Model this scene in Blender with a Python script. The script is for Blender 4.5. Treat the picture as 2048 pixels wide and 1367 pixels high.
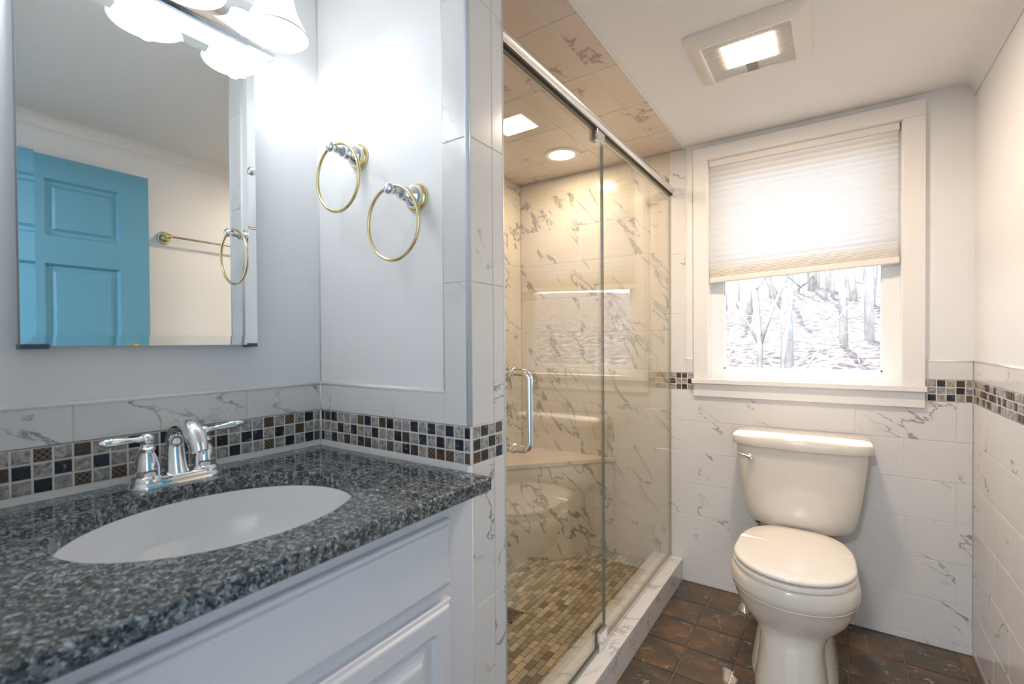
import bpy, bmesh, math, random
from mathutils import Vector, Matrix
S = bpy.context.scene
for o in list(bpy.data.objects): bpy.data.objects.remove(o)
C = S.collection
PI = math.pi
random.seed(7)

# ------------------------------------------------------------------ camera
cam_d = bpy.data.cameras.new('camera'); cam = bpy.data.objects.new('camera', cam_d); C.objects.link(cam)
yaw, pitch, roll = 0.5955, -0.0115, -0.0073
f = Vector((-math.sin(yaw)*math.cos(pitch), math.cos(yaw)*math.cos(pitch), math.sin(pitch)))
r0 = Vector((math.cos(yaw), math.sin(yaw), 0)); u0 = r0.cross(f)
rr = math.cos(roll)*r0 + math.sin(roll)*u0; uu = -math.sin(roll)*r0 + math.cos(roll)*u0
M = Matrix((rr, uu, -f)).transposed().to_4x4(); M.translation = Vector((1.1756, -0.791, 1.1925))
cam.matrix_world = M
cam_d.sensor_fit = 'HORIZONTAL'; cam_d.sensor_width = 36; cam_d.lens = 36*952.83/2048
cam_d.shift_y = 12.93/2048
cam_d.clip_start = 0.02; cam_d.clip_end = 200
cam_d.dof.use_dof = True; cam_d.dof.focus_distance = 2.0; cam_d.dof.aperture_fstop = 4.5
S.camera = cam
# ------------------------------------------------------------------ colour, world, sun
S.view_settings.view_transform = 'Standard'; S.view_settings.look = 'None'
S.view_settings.gamma = 1; S.view_settings.exposure = 0.43; S.view_settings.use_curve_mapping = False
world = bpy.data.worlds.new('sky'); S.world = world; world.use_nodes = True
wn = world.node_tree; wn.nodes.clear()
sky = wn.nodes.new('ShaderNodeTexSky'); sky.sky_type = 'NISHITA'; sky.sun_disc = False
sky.sun_elevation = math.radians(50); sky.sun_rotation = math.radians(190); sky.air_density = 1.2; sky.dust_density = 2.5
bg = wn.nodes.new('ShaderNodeBackground'); bg.inputs[1].default_value = 0.62
wo = wn.nodes.new('ShaderNodeOutputWorld')
wn.links.new(sky.outputs[0], bg.inputs[0]); wn.links.new(bg.outputs[0], wo.inputs[0])
sd = bpy.data.lights.new('sun', 'SUN'); sd.energy = 7.6; sd.angle = math.radians(0.6); sd.color = (1, 0.97, 0.92)
sun = bpy.data.objects.new('sun', sd); C.objects.link(sun)
sun.rotation_euler = Vector((0.108, -0.66, -1.22)).to_track_quat('-Z', 'Y').to_euler(); sun.location = (0, 6, 9)

# ------------------------------------------------------------------ room measures
Y2, X3, XG, XC, ZC = 1.6516, 1.6056, 0.486, 0.562, 2.15
BA, MA, MB_, BB = 1.086, 0.9298, 0.0826, 0.9559      # tile band heights
ROW = 0.155
XL = -0.41; YF = -0.74; PY = 0.135; PX = 0.53

# ------------------------------------------------------------------ helpers
def tag(o, label=None, cat=None, group=None, kind=None):
    if label: o['label'] = label
    if cat: o['category'] = cat
    if group: o['group'] = group
    if kind: o['kind'] = kind
    return o
def empty(name, loc=(0, 0, 0)):
    o = bpy.data.objects.new(name, None); o.location = loc; o.empty_display_size = .05; C.objects.link(o); return o
def obj(name, bm, mats, parent=None, smooth=False, auto=None, attr=None):
    me = bpy.data.meshes.new(name)
    bmesh.ops.recalc_face_normals(bm, faces=bm.faces)
    if parent is not None:
        bmesh.ops.translate(bm, verts=bm.verts, vec=-parent_origin(parent))
    bm.to_mesh(me); bm.free()
    if not isinstance(mats, (list, tuple)): mats = [mats]
    for m in mats: me.materials.append(m)
    if smooth:
        for p in me.polygons: p.use_smooth = True
        if auto: me.set_sharp_from_angle(angle=math.radians(auto))
    o = bpy.data.objects.new(name, me); C.objects.link(o)
    if parent is not None: o.parent = parent
    return o
def parent_origin(p):
    v = Vector((0, 0, 0))
    while p is not None:
        v = v + p.location; p = p.parent
    return v
def BM(): return bmesh.new()
def box(bm, x0, x1, y0, y1, z0, z1, bev=0, seg=2, mi=0):
    r = bmesh.ops.create_cube(bm, size=1)
    vs = r['verts']
    for v in vs:
        v.co = Vector(((x0+x1)/2 + v.co.x*(x1-x0), (y0+y1)/2 + v.co.y*(y1-y0), (z0+z1)/2 + v.co.z*(z1-z0)))
    fs = set(f for v in vs for f in v.link_faces)
    for q in fs: q.material_index = mi
    if bev > 0:
        es = list(set(e for v in vs for e in v.link_edges))
        bmesh.ops.bevel(bm, geom=es, offset=bev, segments=seg, affect='EDGES', profile=.6)
    return vs
def basis(d):
    d = Vector(d).normalized()
    a = Vector((0, 0, 1)) if abs(d.z) < .9 else Vector((1, 0, 0))
    u = d.cross(a).normalized(); return u, d.cross(u).normalized(), d
def rings(bm, rs, closed=False, cap=True, mi=0):
    vr = [[bm.verts.new(p) for p in r] for r in rs]
    n = len(vr[0])
    rng = range(len(vr)) if closed else range(len(vr)-1)
    for i in rng:
        a, b = vr[i], vr[(i+1) % len(vr)]
        for j in range(n):
            fc = bm.faces.new((a[j], a[(j+1) % n], b[(j+1) % n], b[j])); fc.material_index = mi
    if cap and not closed:
        for r in (vr[0], vr[-1]):
            try: bm.faces.new(r).material_index = mi
            except ValueError: pass
    return vr
def tube(bm, pts, rad, seg=16, closed=False, cap=True, mi=0):
    pts = [Vector(p) for p in pts]; n = len(pts)
    if not hasattr(rad, '__len__'): rad = [rad]*n
    rs = []; pu = None
    for i, p in enumerate(pts):
        if closed: t = pts[(i+1) % n] - pts[i-1]
        else: t = pts[min(i+1, n-1)] - pts[max(i-1, 0)]
        t.normalize()
        if pu is None: u, v, _ = basis(t)
        else:
            u = (pu - t*pu.dot(t)).normalized(); v = t.cross(u)
        pu = u
        rs.append([p + (u*math.cos(2*PI*k/seg) + v*math.sin(2*PI*k/seg))*rad[i] for k in range(seg)])
    rings(bm, rs, closed, cap, mi)
def lathe(bm, prof, org=(0, 0, 0), axis=(0, 0, 1), seg=32, cap=True, mi=0):
    u, v, d = basis(axis); org = Vector(org)
    rings(bm, [[org + d*h + (u*math.cos(2*PI*k/seg) + v*math.sin(2*PI*k/seg))*max(r, 1e-4) for k in range(seg)] for r, h in prof], False, cap, mi)
def ball(bm, c, r, seg=16, sc=(1, 1, 1)):
    m = Matrix.Translation(c) @ Matrix.Diagonal((r*sc[0], r*sc[1], r*sc[2], 1))
    bmesh.ops.create_uvsphere(bm, u_segments=seg, v_segments=max(8, seg//2), radius=1, matrix=m)
def bez(p0, p1, p2, p3, n=16):
    P = [Vector(p) for p in (p0, p1, p2, p3)]; out = []
    for i in range(n+1):
        t = i/n; out.append(P[0]*(1-t)**3 + P[1]*3*t*(1-t)**2 + P[2]*3*t*t*(1-t) + P[3]*t**3)
    return out

# ------------------------------------------------------------------ materials
def mat(name):
    m = bpy.data.materials.new(name); m.use_nodes = True; n = m.node_tree; n.nodes.clear()
    out = n.nodes.new('ShaderNodeOutputMaterial'); return m, n, out
def N(n, t, **k):
    x = n.nodes.new(t)
    for a, b in k.items():
        if a.startswith('i_'):
            x.inputs[a[2:].replace('_', ' ')].default_value = b
        else: setattr(x, a, b)
    return x
def pbr(name, col, rough=.5, metal=0, spec=.5, bump=None, coat=0, vary=None):
    m, n, out = mat(name)
    b = N(n, 'ShaderNodeBsdfPrincipled'); n.links.new(b.outputs[0], out.inputs[0])
    b.inputs['Base Color'].default_value = (*col, 1); b.inputs['Roughness'].default_value = rough
    b.inputs['Metallic'].default_value = metal; b.inputs['Specular IOR Level'].default_value = spec
    b.inputs['Coat Weight'].default_value = coat; b.inputs['Coat Roughness'].default_value = .05
    if bump or vary:
        tc = N(n, 'ShaderNodeTexCoord')
        nz = N(n, 'ShaderNodeTexNoise'); nz.inputs['Scale'].default_value = (bump or vary)[0]; nz.inputs['Detail'].default_value = 4
        n.links.new(tc.outputs['Object'], nz.inputs['Vector'])
        if bump:
            bp = N(n, 'ShaderNodeBump'); bp.inputs['Strength'].default_value = bump[1]; bp.inputs['Distance'].default_value = .002
            n.links.new(nz.outputs[0], bp.inputs['Height']); n.links.new(bp.outputs[0], b.inputs['Normal'])
        if vary:
            mx = N(n, 'ShaderNodeMix', data_type='RGBA'); mx.inputs[6].default_value = (*col, 1)
            mx.inputs[7].default_value = (*[c*vary[1] for c in col], 1)
            n.links.new(nz.outputs[0], mx.inputs[0]); n.links.new(mx.outputs[2], b.inputs['Base Color'])
    return m
def emis(name, col, st):
    m, n, out = mat(name); e = N(n, 'ShaderNodeEmission'); e.inputs[0].default_value = (*col, 1); e.inputs[1].default_value = st
    n.links.new(e.outputs[0], out.inputs[0]); return m
def ramp(n, pts, interp='LINEAR'):
    r = N(n, 'ShaderNodeValToRGB'); r.color_ramp.interpolation = interp
    el = r.color_ramp.elements
    while len(el) > 1: el.remove(el[-1])
    el[0].position = pts[0][0]; el[0].color = (*pts[0][1], 1)
    for p, c in pts[1:]:
        e = el.new(p); e.color = (*c, 1)
    return r
def marble(name, base, vein, scale, width, thresh, rough=.18, stretch=(1, 1, 1), rot=(0, 0, 0), cloud=.1, bumpy=False):
    """white tile with thin grey veins; every tile samples its own piece of the stone"""
    m, n, out = mat(name); L = n.links
    b = N(n, 'ShaderNodeBsdfPrincipled'); L.new(b.outputs[0], out.inputs[0]); b.inputs['Roughness'].default_value = rough
    tc = N(n, 'ShaderNodeTexCoord'); at = N(n, 'ShaderNodeAttribute', attribute_name='tid')
    mr_ = N(n, 'ShaderNodeMapping'); mr_.inputs['Rotation'].default_value = rot; L.new(tc.outputs['Object'], mr_.inputs['Vector'])
    mp = N(n, 'ShaderNodeMapping'); mp.inputs['Scale'].default_value = stretch; L.new(mr_.outputs[0], mp.inputs['Vector'])
    w = N(n, 'ShaderNodeMath', operation='MULTIPLY'); w.inputs[1].default_value = 37.0; L.new(at.outputs['Fac'], w.inputs[0])
    # distort the position
    nd = N(n, 'ShaderNodeTexNoise', noise_dimensions='4D'); nd.inputs['Scale'].default_value = scale*2.2; nd.inputs['Detail'].default_value = 3
    L.new(mp.outputs[0], nd.inputs['Vector']); L.new(w.outputs[0], nd.inputs['W'])
    vm = N(n, 'ShaderNodeVectorMath', operation='MULTIPLY_ADD'); vm.inputs[1].default_value = (.16/scale*3,)*3
    L.new(nd.outputs['Color'], vm.inputs[0]); L.new(mp.outputs[0], vm.inputs[2])
    nv = N(n, 'ShaderNodeTexNoise', noise_dimensions='4D'); nv.inputs['Scale'].default_value = scale; nv.inputs['Detail'].default_value = 7; nv.inputs['Roughness'].default_value = .55
    L.new(vm.outputs[0], nv.inputs['Vector']); L.new(w.outputs[0], nv.inputs['W'])
    s = N(n, 'ShaderNodeMath', operation='SUBTRACT'); s.inputs[1].default_value = .5; L.new(nv.outputs[0], s.inputs[0])
    a = N(n, 'ShaderNodeMath', operation='ABSOLUTE'); L.new(s.outputs[0], a.inputs[0])
    mr = N(n, 'ShaderNodeMapRange', interpolation_type='SMOOTHSTEP'); mr.inputs['From Min'].default_value = 0; mr.inputs['From Max'].default_value = width
    mr.inputs['To Min'].default_value = 1; mr.inputs['To Max'].default_value = 0; L.new(a.outputs[0], mr.inputs['Value'])
    nm = N(n, 'ShaderNodeTexNoise', noise_dimensions='4D'); nm.inputs['Scale'].default_value = scale*1.4; nm.inputs['Detail'].default_value = 2
    w2 = N(n, 'ShaderNodeMath', operation='ADD'); w2.inputs[1].default_value = 5.3; L.new(w.outputs[0], w2.inputs[0])
    L.new(mp.outputs[0], nm.inputs['Vector']); L.new(w2.outputs[0], nm.inputs['W'])
    mk = N(n, 'ShaderNodeMapRange', interpolation_type='SMOOTHSTEP'); mk.inputs['From Min'].default_value = thresh; mk.inputs['From Max'].default_value = thresh+.12
    L.new(nm.outputs[0], mk.inputs['Value'])
    mu = N(n, 'ShaderNodeMath', operation='MULTIPLY'); L.new(mr.outputs[0], mu.inputs[0]); L.new(mk.outputs[0], mu.inputs[1])
    # soft cloud
    c = N(n, 'ShaderNodeMath', operation='MULTIPLY'); c.inputs[1].default_value = cloud; L.new(nm.outputs[0], c.inputs[0])
    ad = N(n, 'ShaderNodeMath', operation='ADD', use_clamp=True); L.new(mu.outputs[0], ad.inputs[0]); L.new(c.outputs[0], ad.inputs[1])
    mx = N(n, 'ShaderNodeMix', data_type='RGBA'); mx.inputs[6].default_value = (*base, 1); mx.inputs[7].default_value = (*vein, 1)
    L.new(ad.outputs[0], mx.inputs[0]); L.new(mx.outputs[2], b.inputs['Base Color'])
    return m
def stone(name, ramp_pts, scale, rough=.5, bump=.4, tid=40.0, stretch=(1, 1, 1), second=None):
    """tile coloured by its own random number and a noise"""
    m, n, out = mat(name); L = n.links
    b = N(n, 'ShaderNodeBsdfPrincipled'); L.new(b.outputs[0], out.inputs[0]); b.inputs['Roughness'].default_value = rough
    tc = N(n, 'ShaderNodeTexCoord'); at = N(n, 'ShaderNodeAttribute', attribute_name='tid')
    w = N(n, 'ShaderNodeMath', operation='MULTIPLY'); w.inputs[1].default_value = tid; L.new(at.outputs['Fac'], w.inputs[0])
    mp = N(n, 'ShaderNodeMapping'); mp.inputs['Scale'].default_value = stretch; L.new(tc.outputs['Object'], mp.inputs['Vector'])
    nz = N(n, 'ShaderNodeTexNoise', noise_dimensions='4D'); nz.inputs['Scale'].default_value = scale; nz.inputs['Detail'].default_value = 6; nz.inputs['Roughness'].default_value = .65
    nz.inputs['Distortion'].default_value = .6
    L.new(mp.outputs[0], nz.inputs['Vector']); L.new(w.outputs[0], nz.inputs['W'])
    r = ramp(n, ramp_pts); L.new(nz.outputs[0], r.inputs[0])
    last = r.outputs[0]
    if second:   # thin light veins: (scale, width, colour)
        nv = N(n, 'ShaderNodeTexNoise', noise_dimensions='4D'); nv.inputs['Scale'].default_value = second[0]; nv.inputs['Detail'].default_value = 3
        L.new(mp.outputs[0], nv.inputs['Vector']); L.new(w.outputs[0], nv.inputs['W'])
        s = N(n, 'ShaderNodeMath', operation='SUBTRACT'); s.inputs[1].default_value = .5; L.new(nv.outputs[0], s.inputs[0])
        a = N(n, 'ShaderNodeMath', operation='ABSOLUTE'); L.new(s.outputs[0], a.inputs[0])
        mr = N(n, 'ShaderNodeMapRange'); mr.inputs['From Max'].default_value = second[1]; mr.inputs['To Min'].default_value = second[3]; mr.inputs['To Max'].default_value = 0
        L.new(a.outputs[0], mr.inputs['Value'])
        nm = N(n, 'ShaderNodeTexNoise'); nm.inputs['Scale'].default_value = second[0]*1.7; L.new(mp.outputs[0], nm.inputs['Vector'])
        gt = N(n, 'ShaderNodeMapRange'); gt.inputs['From Min'].default_value = .5; gt.inputs['From Max'].default_value = .62; L.new(nm.outputs[0], gt.inputs['Value'])
        mu = N(n, 'ShaderNodeMath', operation='MULTIPLY'); L.new(mr.outputs[0], mu.inputs[0]); L.new(gt.outputs[0], mu.inputs[1])
        mx = N(n, 'ShaderNodeMix', data_type='RGBA'); L.new(last, mx.inputs[6]); mx.inputs[7].default_value = (*second[2], 1)
        L.new(mu.outputs[0], mx.inputs[0]); last = mx.outputs[2]
    L.new(last, b.inputs['Base Color'])
    if bump:
        bp = N(n, 'ShaderNodeBump'); bp.inputs['Strength'].default_value = bump; bp.inputs['Distance'].default_value = .002
        L.new(nz.outputs[0], bp.inputs['Height']); L.new(bp.outputs[0], b.inputs['Normal'])
    return m
def per_tile(name, pts, rough=.45, nscale=60, veinc=(.2, .17, .13)):
    """one flat colour per tile picked by its random number, plus a fine veining"""
    m, n, out = mat(name); L = n.links
    b = N(n, 'ShaderNodeBsdfPrincipled'); L.new(b.outputs[0], out.inputs[0]); b.inputs['Roughness'].default_value = rough
    tc = N(n, 'ShaderNodeTexCoord'); at = N(n, 'ShaderNodeAttribute', attribute_name='tid')
    r = ramp(n, pts); L.new(at.outputs['Fac'], r.inputs[0])
    w = N(n, 'ShaderNodeMath', operation='MULTIPLY'); w.inputs[1].default_value = 61; L.new(at.outputs['Fac'], w.inputs[0])
    nz = N(n, 'ShaderNodeTexNoise', noise_dimensions='4D'); nz.inputs['Scale'].default_value = nscale; nz.inputs['Detail'].default_value = 4; nz.inputs['Distortion'].default_value = 1
    L.new(tc.outputs['Object'], nz.inputs['Vector']); L.new(w.outputs[0], nz.inputs['W'])
    mr = N(n, 'ShaderNodeMapRange'); mr.inputs['From Min'].default_value = .56; mr.inputs['From Max'].default_value = .72; mr.inputs['To Max'].default_value = .55; L.new(nz.outputs[0], mr.inputs['Value'])
    mx = N(n, 'ShaderNodeMix', data_type='RGBA'); L.new(r.outputs[0], mx.inputs[6]); mx.inputs[7].default_value = (*veinc, 1)
    L.new(mr.outputs[0], mx.inputs[0]); L.new(mx.outputs[2], b.inputs['Base Color'])
    return m

PAINT = pbr('wall_paint', (.81, .812, .82), .42, bump=(260, .06))
CEIL = pbr('ceiling_paint', (.82, .805, .79), .6, bump=(200, .05))
TRIMP = pbr('trim_paint', (.82, .80, .78), .28, bump=(90, .03))
VINYL = pbr('window_vinyl', (.86, .87, .88), .3)
CABP = pbr('cabinet_paint', (.72, .72, .76), .33)
GROUT = pbr('grout', (.74, .725, .70), .75, bump=(400, .2))
GROUTF = pbr('floor_grout', (.23, .17, .12), .8, bump=(400, .3))
GROUTS = pbr('shower_floor_grout', (.36, .30, .22), .8)
MARB = marble('marble_tile', (.74, .725, .715), (.31, .30, .305), 3.4, .010, .485, .16, stretch=(.45, .8, 1.6), rot=(.5, -.6, .2), cloud=.06)
MARBS = marble('shower_marble_tile', (.71, .64, .545), (.25, .24, .22), 3.6, .021, .38, .15, stretch=(.36, .8, 2.1), rot=(.6, -.85, .2), cloud=.08)
MARBC = marble('ceiling_marble_tile', (.70, .61, .53), (.40, .33, .29), 3.4, .022, .50, .2, rot=(.5, .4, .9), cloud=.22)
CURBM = marble('carrara_slab', (.76, .745, .735), (.50, .50, .50), 11, .035, .44, .12, stretch=(1, .6, 1), rot=(0, 0, .6), cloud=.22)
EDGET = pbr('edge_trim_metal', (.66, .70, .76), .25, .0)
BULL = pbr('bullnose_glaze', (.80, .79, .77), .15)
GREY = stone('mosaic_grey_stone', [(.34, (.13, .115, .105)), (.5, (.34, .31, .285)), (.66, (.60, .56, .53))], 95, .5, .6, 55)
NAVY = stone('mosaic_navy_stone', [(.3, (.006, .008, .014)), (.7, (.022, .028, .042))], 60, .35, .2, 55, second=(38, .02, (.4, .4, .42), .8))
BROWN = stone('mosaic_brown_stone', [(.3, (.035, .018, .010)), (.7, (.13, .075, .045))], 70, .4, .4, 55)
SLATE = stone('slate_floor_tile', [(.26, (.035, .032, .030)), (.44, (.080, .066, .050)), (.54, (.12, .078, .045)), (.66, (.20, .11, .058))], 7.0, .30, .5, 12,
              stretch=(1, 1.3, 1), second=(9, .012, (.48, .42, .36), .75))
PEBB = per_tile('shower_floor_stone', [(0, (.66, .55, .39)), (.25, (.50, .42, .31)), (.5, (.40, .34, .25)), (.72, (.29, .25, .19)), (.9, (.17, .155, .13)), (1, (.70, .62, .47))])
CHROME = pbr('chrome', (.86, .88, .90), .06, 1)
STEEL = pbr('satin_steel', (.72, .70, .68), .22, 1)
BRASS = pbr('polished_brass', (.80, .66, .36), .14, 1)
NICKEL = pbr('brushed_nickel', (.55, .50, .46), .25, 1)
PORC = pbr('cream_porcelain', (.76, .70, .625), .10, coat=.5)
SEATM = pbr('white_seat_plastic', (.84, .79, .73), .16)
WHITEC = pbr('sink_porcelain', (.84, .84, .85), .12, coat=.5)
PLAST = pbr('fan_plastic', (.80, .76, .72), .4)
DARK = pbr('dark_gap', (.03, .028, .025), .7)
CLIP = pbr('dark_mirror_clip', (.06, .08, .11), .35)
BLUE = pbr('blue_door_paint', (.135, .37, .52), .38, bump=(140, .1))
HOSE = pbr('braided_hose', (.45, .44, .42), .35, .8, bump=(700, .8))
PATT, n_, out_ = mat('mosaic_ornate_stone')
def _patt():
    n, L = n_, n_.links
    b = N(n, 'ShaderNodeBsdfPrincipled'); L.new(b.outputs[0], out_.inputs[0]); b.inputs['Roughness'].default_value = .35
    uv = N(n, 'ShaderNodeUVMap'); uv.uv_map = 'tile'
    # interlaced circles: distance from tile corners and edge middles in a 2x2 repeat
    sc = N(n, 'ShaderNodeVectorMath', operation='SCALE'); sc.inputs['Scale'].default_value = 2.0; L.new(uv.outputs[0], sc.inputs[0])
    res = None
    for off in ((0, 0), (.5, .5)):
        ad = N(n, 'ShaderNodeVectorMath', operation='ADD'); ad.inputs[1].default_value = (*off, 0); L.new(sc.outputs[0], ad.inputs[0])
        fr = N(n, 'ShaderNodeVectorMath', operation='FRACTION'); L.new(ad.outputs[0], fr.inputs[0])
        su = N(n, 'ShaderNodeVectorMath', operation='SUBTRACT'); su.inputs[1].default_value = (.5, .5, 0); L.new(fr.outputs[0], su.inputs[0])
        ln = N(n, 'ShaderNodeVectorMath', operation='LENGTH'); L.new(su.outputs[0], ln.inputs[0])
        d = N(n, 'ShaderNodeMath', operation='SUBTRACT'); d.inputs[1].default_value = .46; L.new(ln.outputs['Value'], d.inputs[0])
        a = N(n, 'ShaderNodeMath', operation='ABSOLUTE'); L.new(d.outputs[0], a.inputs[0])
        lt = N(n, 'ShaderNodeMath', operation='LESS_THAN'); lt.inputs[1].default_value = .055; L.new(a.outputs[0], lt.inputs[0])
        if res is None: res = lt
        else:
            mxx = N(n, 'ShaderNodeMath', operation='MAXIMUM'); L.new(res.outputs[0], mxx.inputs[0]); L.new(lt.outputs[0], mxx.inputs[1]); res = mxx
    mx = N(n, 'ShaderNodeMix', data_type='RGBA'); mx.inputs[6].default_value = (.008, .007, .007, 1); mx.inputs[7].default_value = (.22, .15, .10, 1)
    L.new(res.outputs[0], mx.inputs[0]); L.new(mx.outputs[2], b.inputs['Base Color'])
_patt()
def granite():
    m, n, out = mat('blue_pearl_granite'); L = n.links
    b = N(n, 'ShaderNodeBsdfPrincipled'); L.new(b.outputs[0], out.inputs[0]); b.inputs['Roughness'].default_value = .07
    tc = N(n, 'ShaderNodeTexCoord')
    nd = N(n, 'ShaderNodeTexNoise'); nd.inputs['Scale'].default_value = 90; L.new(tc.outputs['Object'], nd.inputs['Vector'])
    vm = N(n, 'ShaderNodeVectorMath', operation='MULTIPLY_ADD'); vm.inputs[1].default_value = (.012,)*3
    L.new(nd.outputs['Color'], vm.inputs[0]); L.new(tc.outputs['Object'], vm.inputs[2])
    v1 = N(n, 'ShaderNodeTexVoronoi'); v1.inputs['Scale'].default_value = 165; L.new(vm.outputs[0], v1.inputs['Vector'])
    v2 = N(n, 'ShaderNodeTexVoronoi'); v2.inputs['Scale'].default_value = 320; L.new(vm.outputs[0], v2.inputs['Vector'])
    sp = N(n, 'ShaderNodeSeparateColor'); L.new(v1.outputs['Color'], sp.inputs[0])
    s2 = N(n, 'ShaderNodeSeparateColor'); L.new(v2.outputs['Color'], s2.inputs[0])
    r1 = ramp(n, [(0, (.008, .010, .013)), (.30, (.022, .026, .031)), (.52, (.065, .072, .080)), (.75, (.15, .165, .175)), (.92, (.28, .31, .34)), (1, (.42, .50, .58))])
    r2 = ramp(n, [(0, (.010, .011, .013)), (.45, (.05, .052, .054)), (.8, (.20, .20, .19)), (.95, (.50, .54, .57)), (1, (.65, .72, .80))])
    L.new(sp.outputs[0], r1.inputs[0]); L.new(s2.outputs[0], r2.inputs[0])
    mx = N(n, 'ShaderNodeMix', data_type='RGBA'); mx.inputs[0].default_value = .45
    L.new(r1.outputs[0], mx.inputs[6]); L.new(r2.outputs[0], mx.inputs[7])
    L.new(mx.outputs[2], b.inputs['Base Color'])
    bp = N(n, 'ShaderNodeBump'); bp.inputs['Strength'].default_value = .04; bp.inputs['Distance'].default_value = .001
    L.new(sp.outputs[1], bp.inputs['Height']); L.new(bp.outputs[0], b.inputs['Normal'])
    return m
GRAN = granite()
def glassmat(name, tint, f0=.045):
    m, n, out = mat(name); L = n.links
    # Schlick reflectance per surface, the same from either side of the sheet
    lw = N(n, 'ShaderNodeLayerWeight'); lw.inputs[0].default_value = .5
    pw = N(n, 'ShaderNodeMath', operation='POWER'); pw.inputs[1].default_value = 5.0; L.new(lw.outputs['Facing'], pw.inputs[0])
    fr = N(n, 'ShaderNodeMath', operation='MULTIPLY_ADD'); fr.inputs[1].default_value = 1-f0; fr.inputs[2].default_value = f0; L.new(pw.outputs[0], fr.inputs[0])
    t = N(n, 'ShaderNodeBsdfTransparent'); t.inputs[0].default_value = (*tint, 1)
    g = N(n, 'ShaderNodeBsdfGlossy'); g.inputs['Roughness'].default_value = 0.0; g.inputs['Color'].default_value = (1, 1, 1, 1)
    mx = N(n, 'ShaderNodeMixShader')
    L.new(fr.outputs[0], mx.inputs[0]); L.new(t.outputs[0], mx.inputs[1]); L.new(g.outputs[0], mx.inputs[2]); L.new(mx.outputs[0], out.inputs[0])
    return m
GLASS = glassmat('shower_glass', (.97, .975, .945), .075)
WGLASS = glassmat('window_glass', (.97, .98, .97), .04)
GEDGE = pbr('glass_edge', (.30, .30, .25), .15)
MIRR = pbr('mirror_silver', (.86, .90, .90), 0.0, 1)
def clothmat():
    m, n, out = mat('shade_fabric'); L = n.links
    d = N(n, 'ShaderNodeBsdfDiffuse'); d.inputs[0].default_value = (.86, .81, .74, 1)
    t = N(n, 'ShaderNodeBsdfTranslucent'); t.inputs[0].default_value = (.99, .98, .96, 1)
    mx = N(n, 'ShaderNodeMixShader'); mx.inputs[0].default_value = .83
    L.new(d.outputs[0], mx.inputs[1]); L.new(t.outputs[0], mx.inputs[2]); L.new(mx.outputs[0], out.inputs[0]); return m
CLOTH = clothmat()

# ------------------------------------------------------------------ tiles
def tile_field(name, axis, plane, sgn, rects, tmats, gmat, parent=None, grout=.003, thick=.008, ch=.0009, cov=None):
    """rects: (u0,u1,v0,v1,material index,tid). tiles stand on a grout bed; face of the tiles lies on the plane"""
    me = bpy.data.meshes.new(name); V = []; F = []; MI = []; T = []; UV = []
    def P(u, v, d):
        w = plane - sgn*d
        return {'x': (w, u, v), 'y': (u, w, v), 'z': (u, v, w)}[axis]
    def quad(a, mi, t, uv=((0, 0), (1, 0), (1, 1), (0, 1))):
        F.append(a); MI.append(mi); T.append(t); UV.extend(uv)
    for (a, b, c, d, mi, t) in rects:
        g = grout/2; a += g; b -= g; c += g; d -= g
        if b-a < .002 or d-c < .002: continue
        k = len(V)
        V += [P(a, c, thick*.5), P(b, c, thick*.5), P(b, d, thick*.5), P(a, d, thick*.5),
              P(a, c, ch), P(b, c, ch), P(b, d, ch), P(a, d, ch),
              P(a+ch, c+ch, 0), P(b-ch, c+ch, 0), P(b-ch, d-ch, 0), P(a+ch, d-ch, 0)]
        quad((k+8, k+9, k+10, k+11), mi, t)
        for i in range(4):
            j = (i+1) % 4
            quad((k+4+i, k+4+j, k+8+j, k+8+i), mi, t); quad((k+i, k+j, k+4+j, k+4+i), mi, t)
    gm = len(tmats)
    for (a, b, c, d) in (cov or []):
        k = len(V); e = .0016
        V += [P(a, c, e), P(b, c, e), P(b, d, e), P(a, d, e), P(a, c, thick), P(b, c, thick), P(b, d, thick), P(a, d, thick)]
        quad((k, k+1, k+2, k+3), gm, 0); quad((k+4, k+5, k+6, k+7), gm, 0)
        for i in range(4):
            j = (i+1) % 4; quad((k+i, k+j, k+4+j, k+4+i), gm, 0)
    me.from_pydata(V, [], F)
    for m in list(tmats)+[gmat]: me.materials.append(m)
    me.polygons.foreach_set('material_index', MI)
    at = me.attributes.new('tid', 'FLOAT', 'FACE'); at.data.foreach_set('value', T)
    uv = me.uv_layers.new(name='tile')
    uv.data.foreach_set('uv', [x for p in UV for x in p])
    bm = BM(); bm.from_mesh(me); bmesh.ops.recalc_face_normals(bm, faces=bm.faces); bm.to_mesh(me); bm.free()
    o = bpy.data.objects.new(name, me); C.objects.link(o)
    if parent is not None: o.parent = parent
    return o
def clip(rects, reg):
    out = []
    for (a, b, c, d, m, t) in rects:
        for (x0, x1, z0, z1) in reg:
            A, B, Cc, D = max(a, x0), min(b, x1), max(c, z0), min(d, z1)
            if B-A > .004 and D-Cc > .004: out.append((A, B, Cc, D, m, t))
    return out
def bond(u0, u1, rowz, pitch, phases, seed=0):
    R = random.Random(seed); out = []
    for i in range(len(rowz)-1):
        ph = phases[i % len(phases)]
        k = math.floor((u0-ph)/pitch)
        while ph + k*pitch < u1:
            out.append((ph+k*pitch, ph+(k+1)*pitch, rowz[i], rowz[i+1], 0, R.random())); k += 1
    return out
KIND = {'G': 0, 'D': 1, 'B': 2, 'P': 3}
MM = [GREY, NAVY, BROWN, PATT]
mp_ = MB_/3
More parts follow.
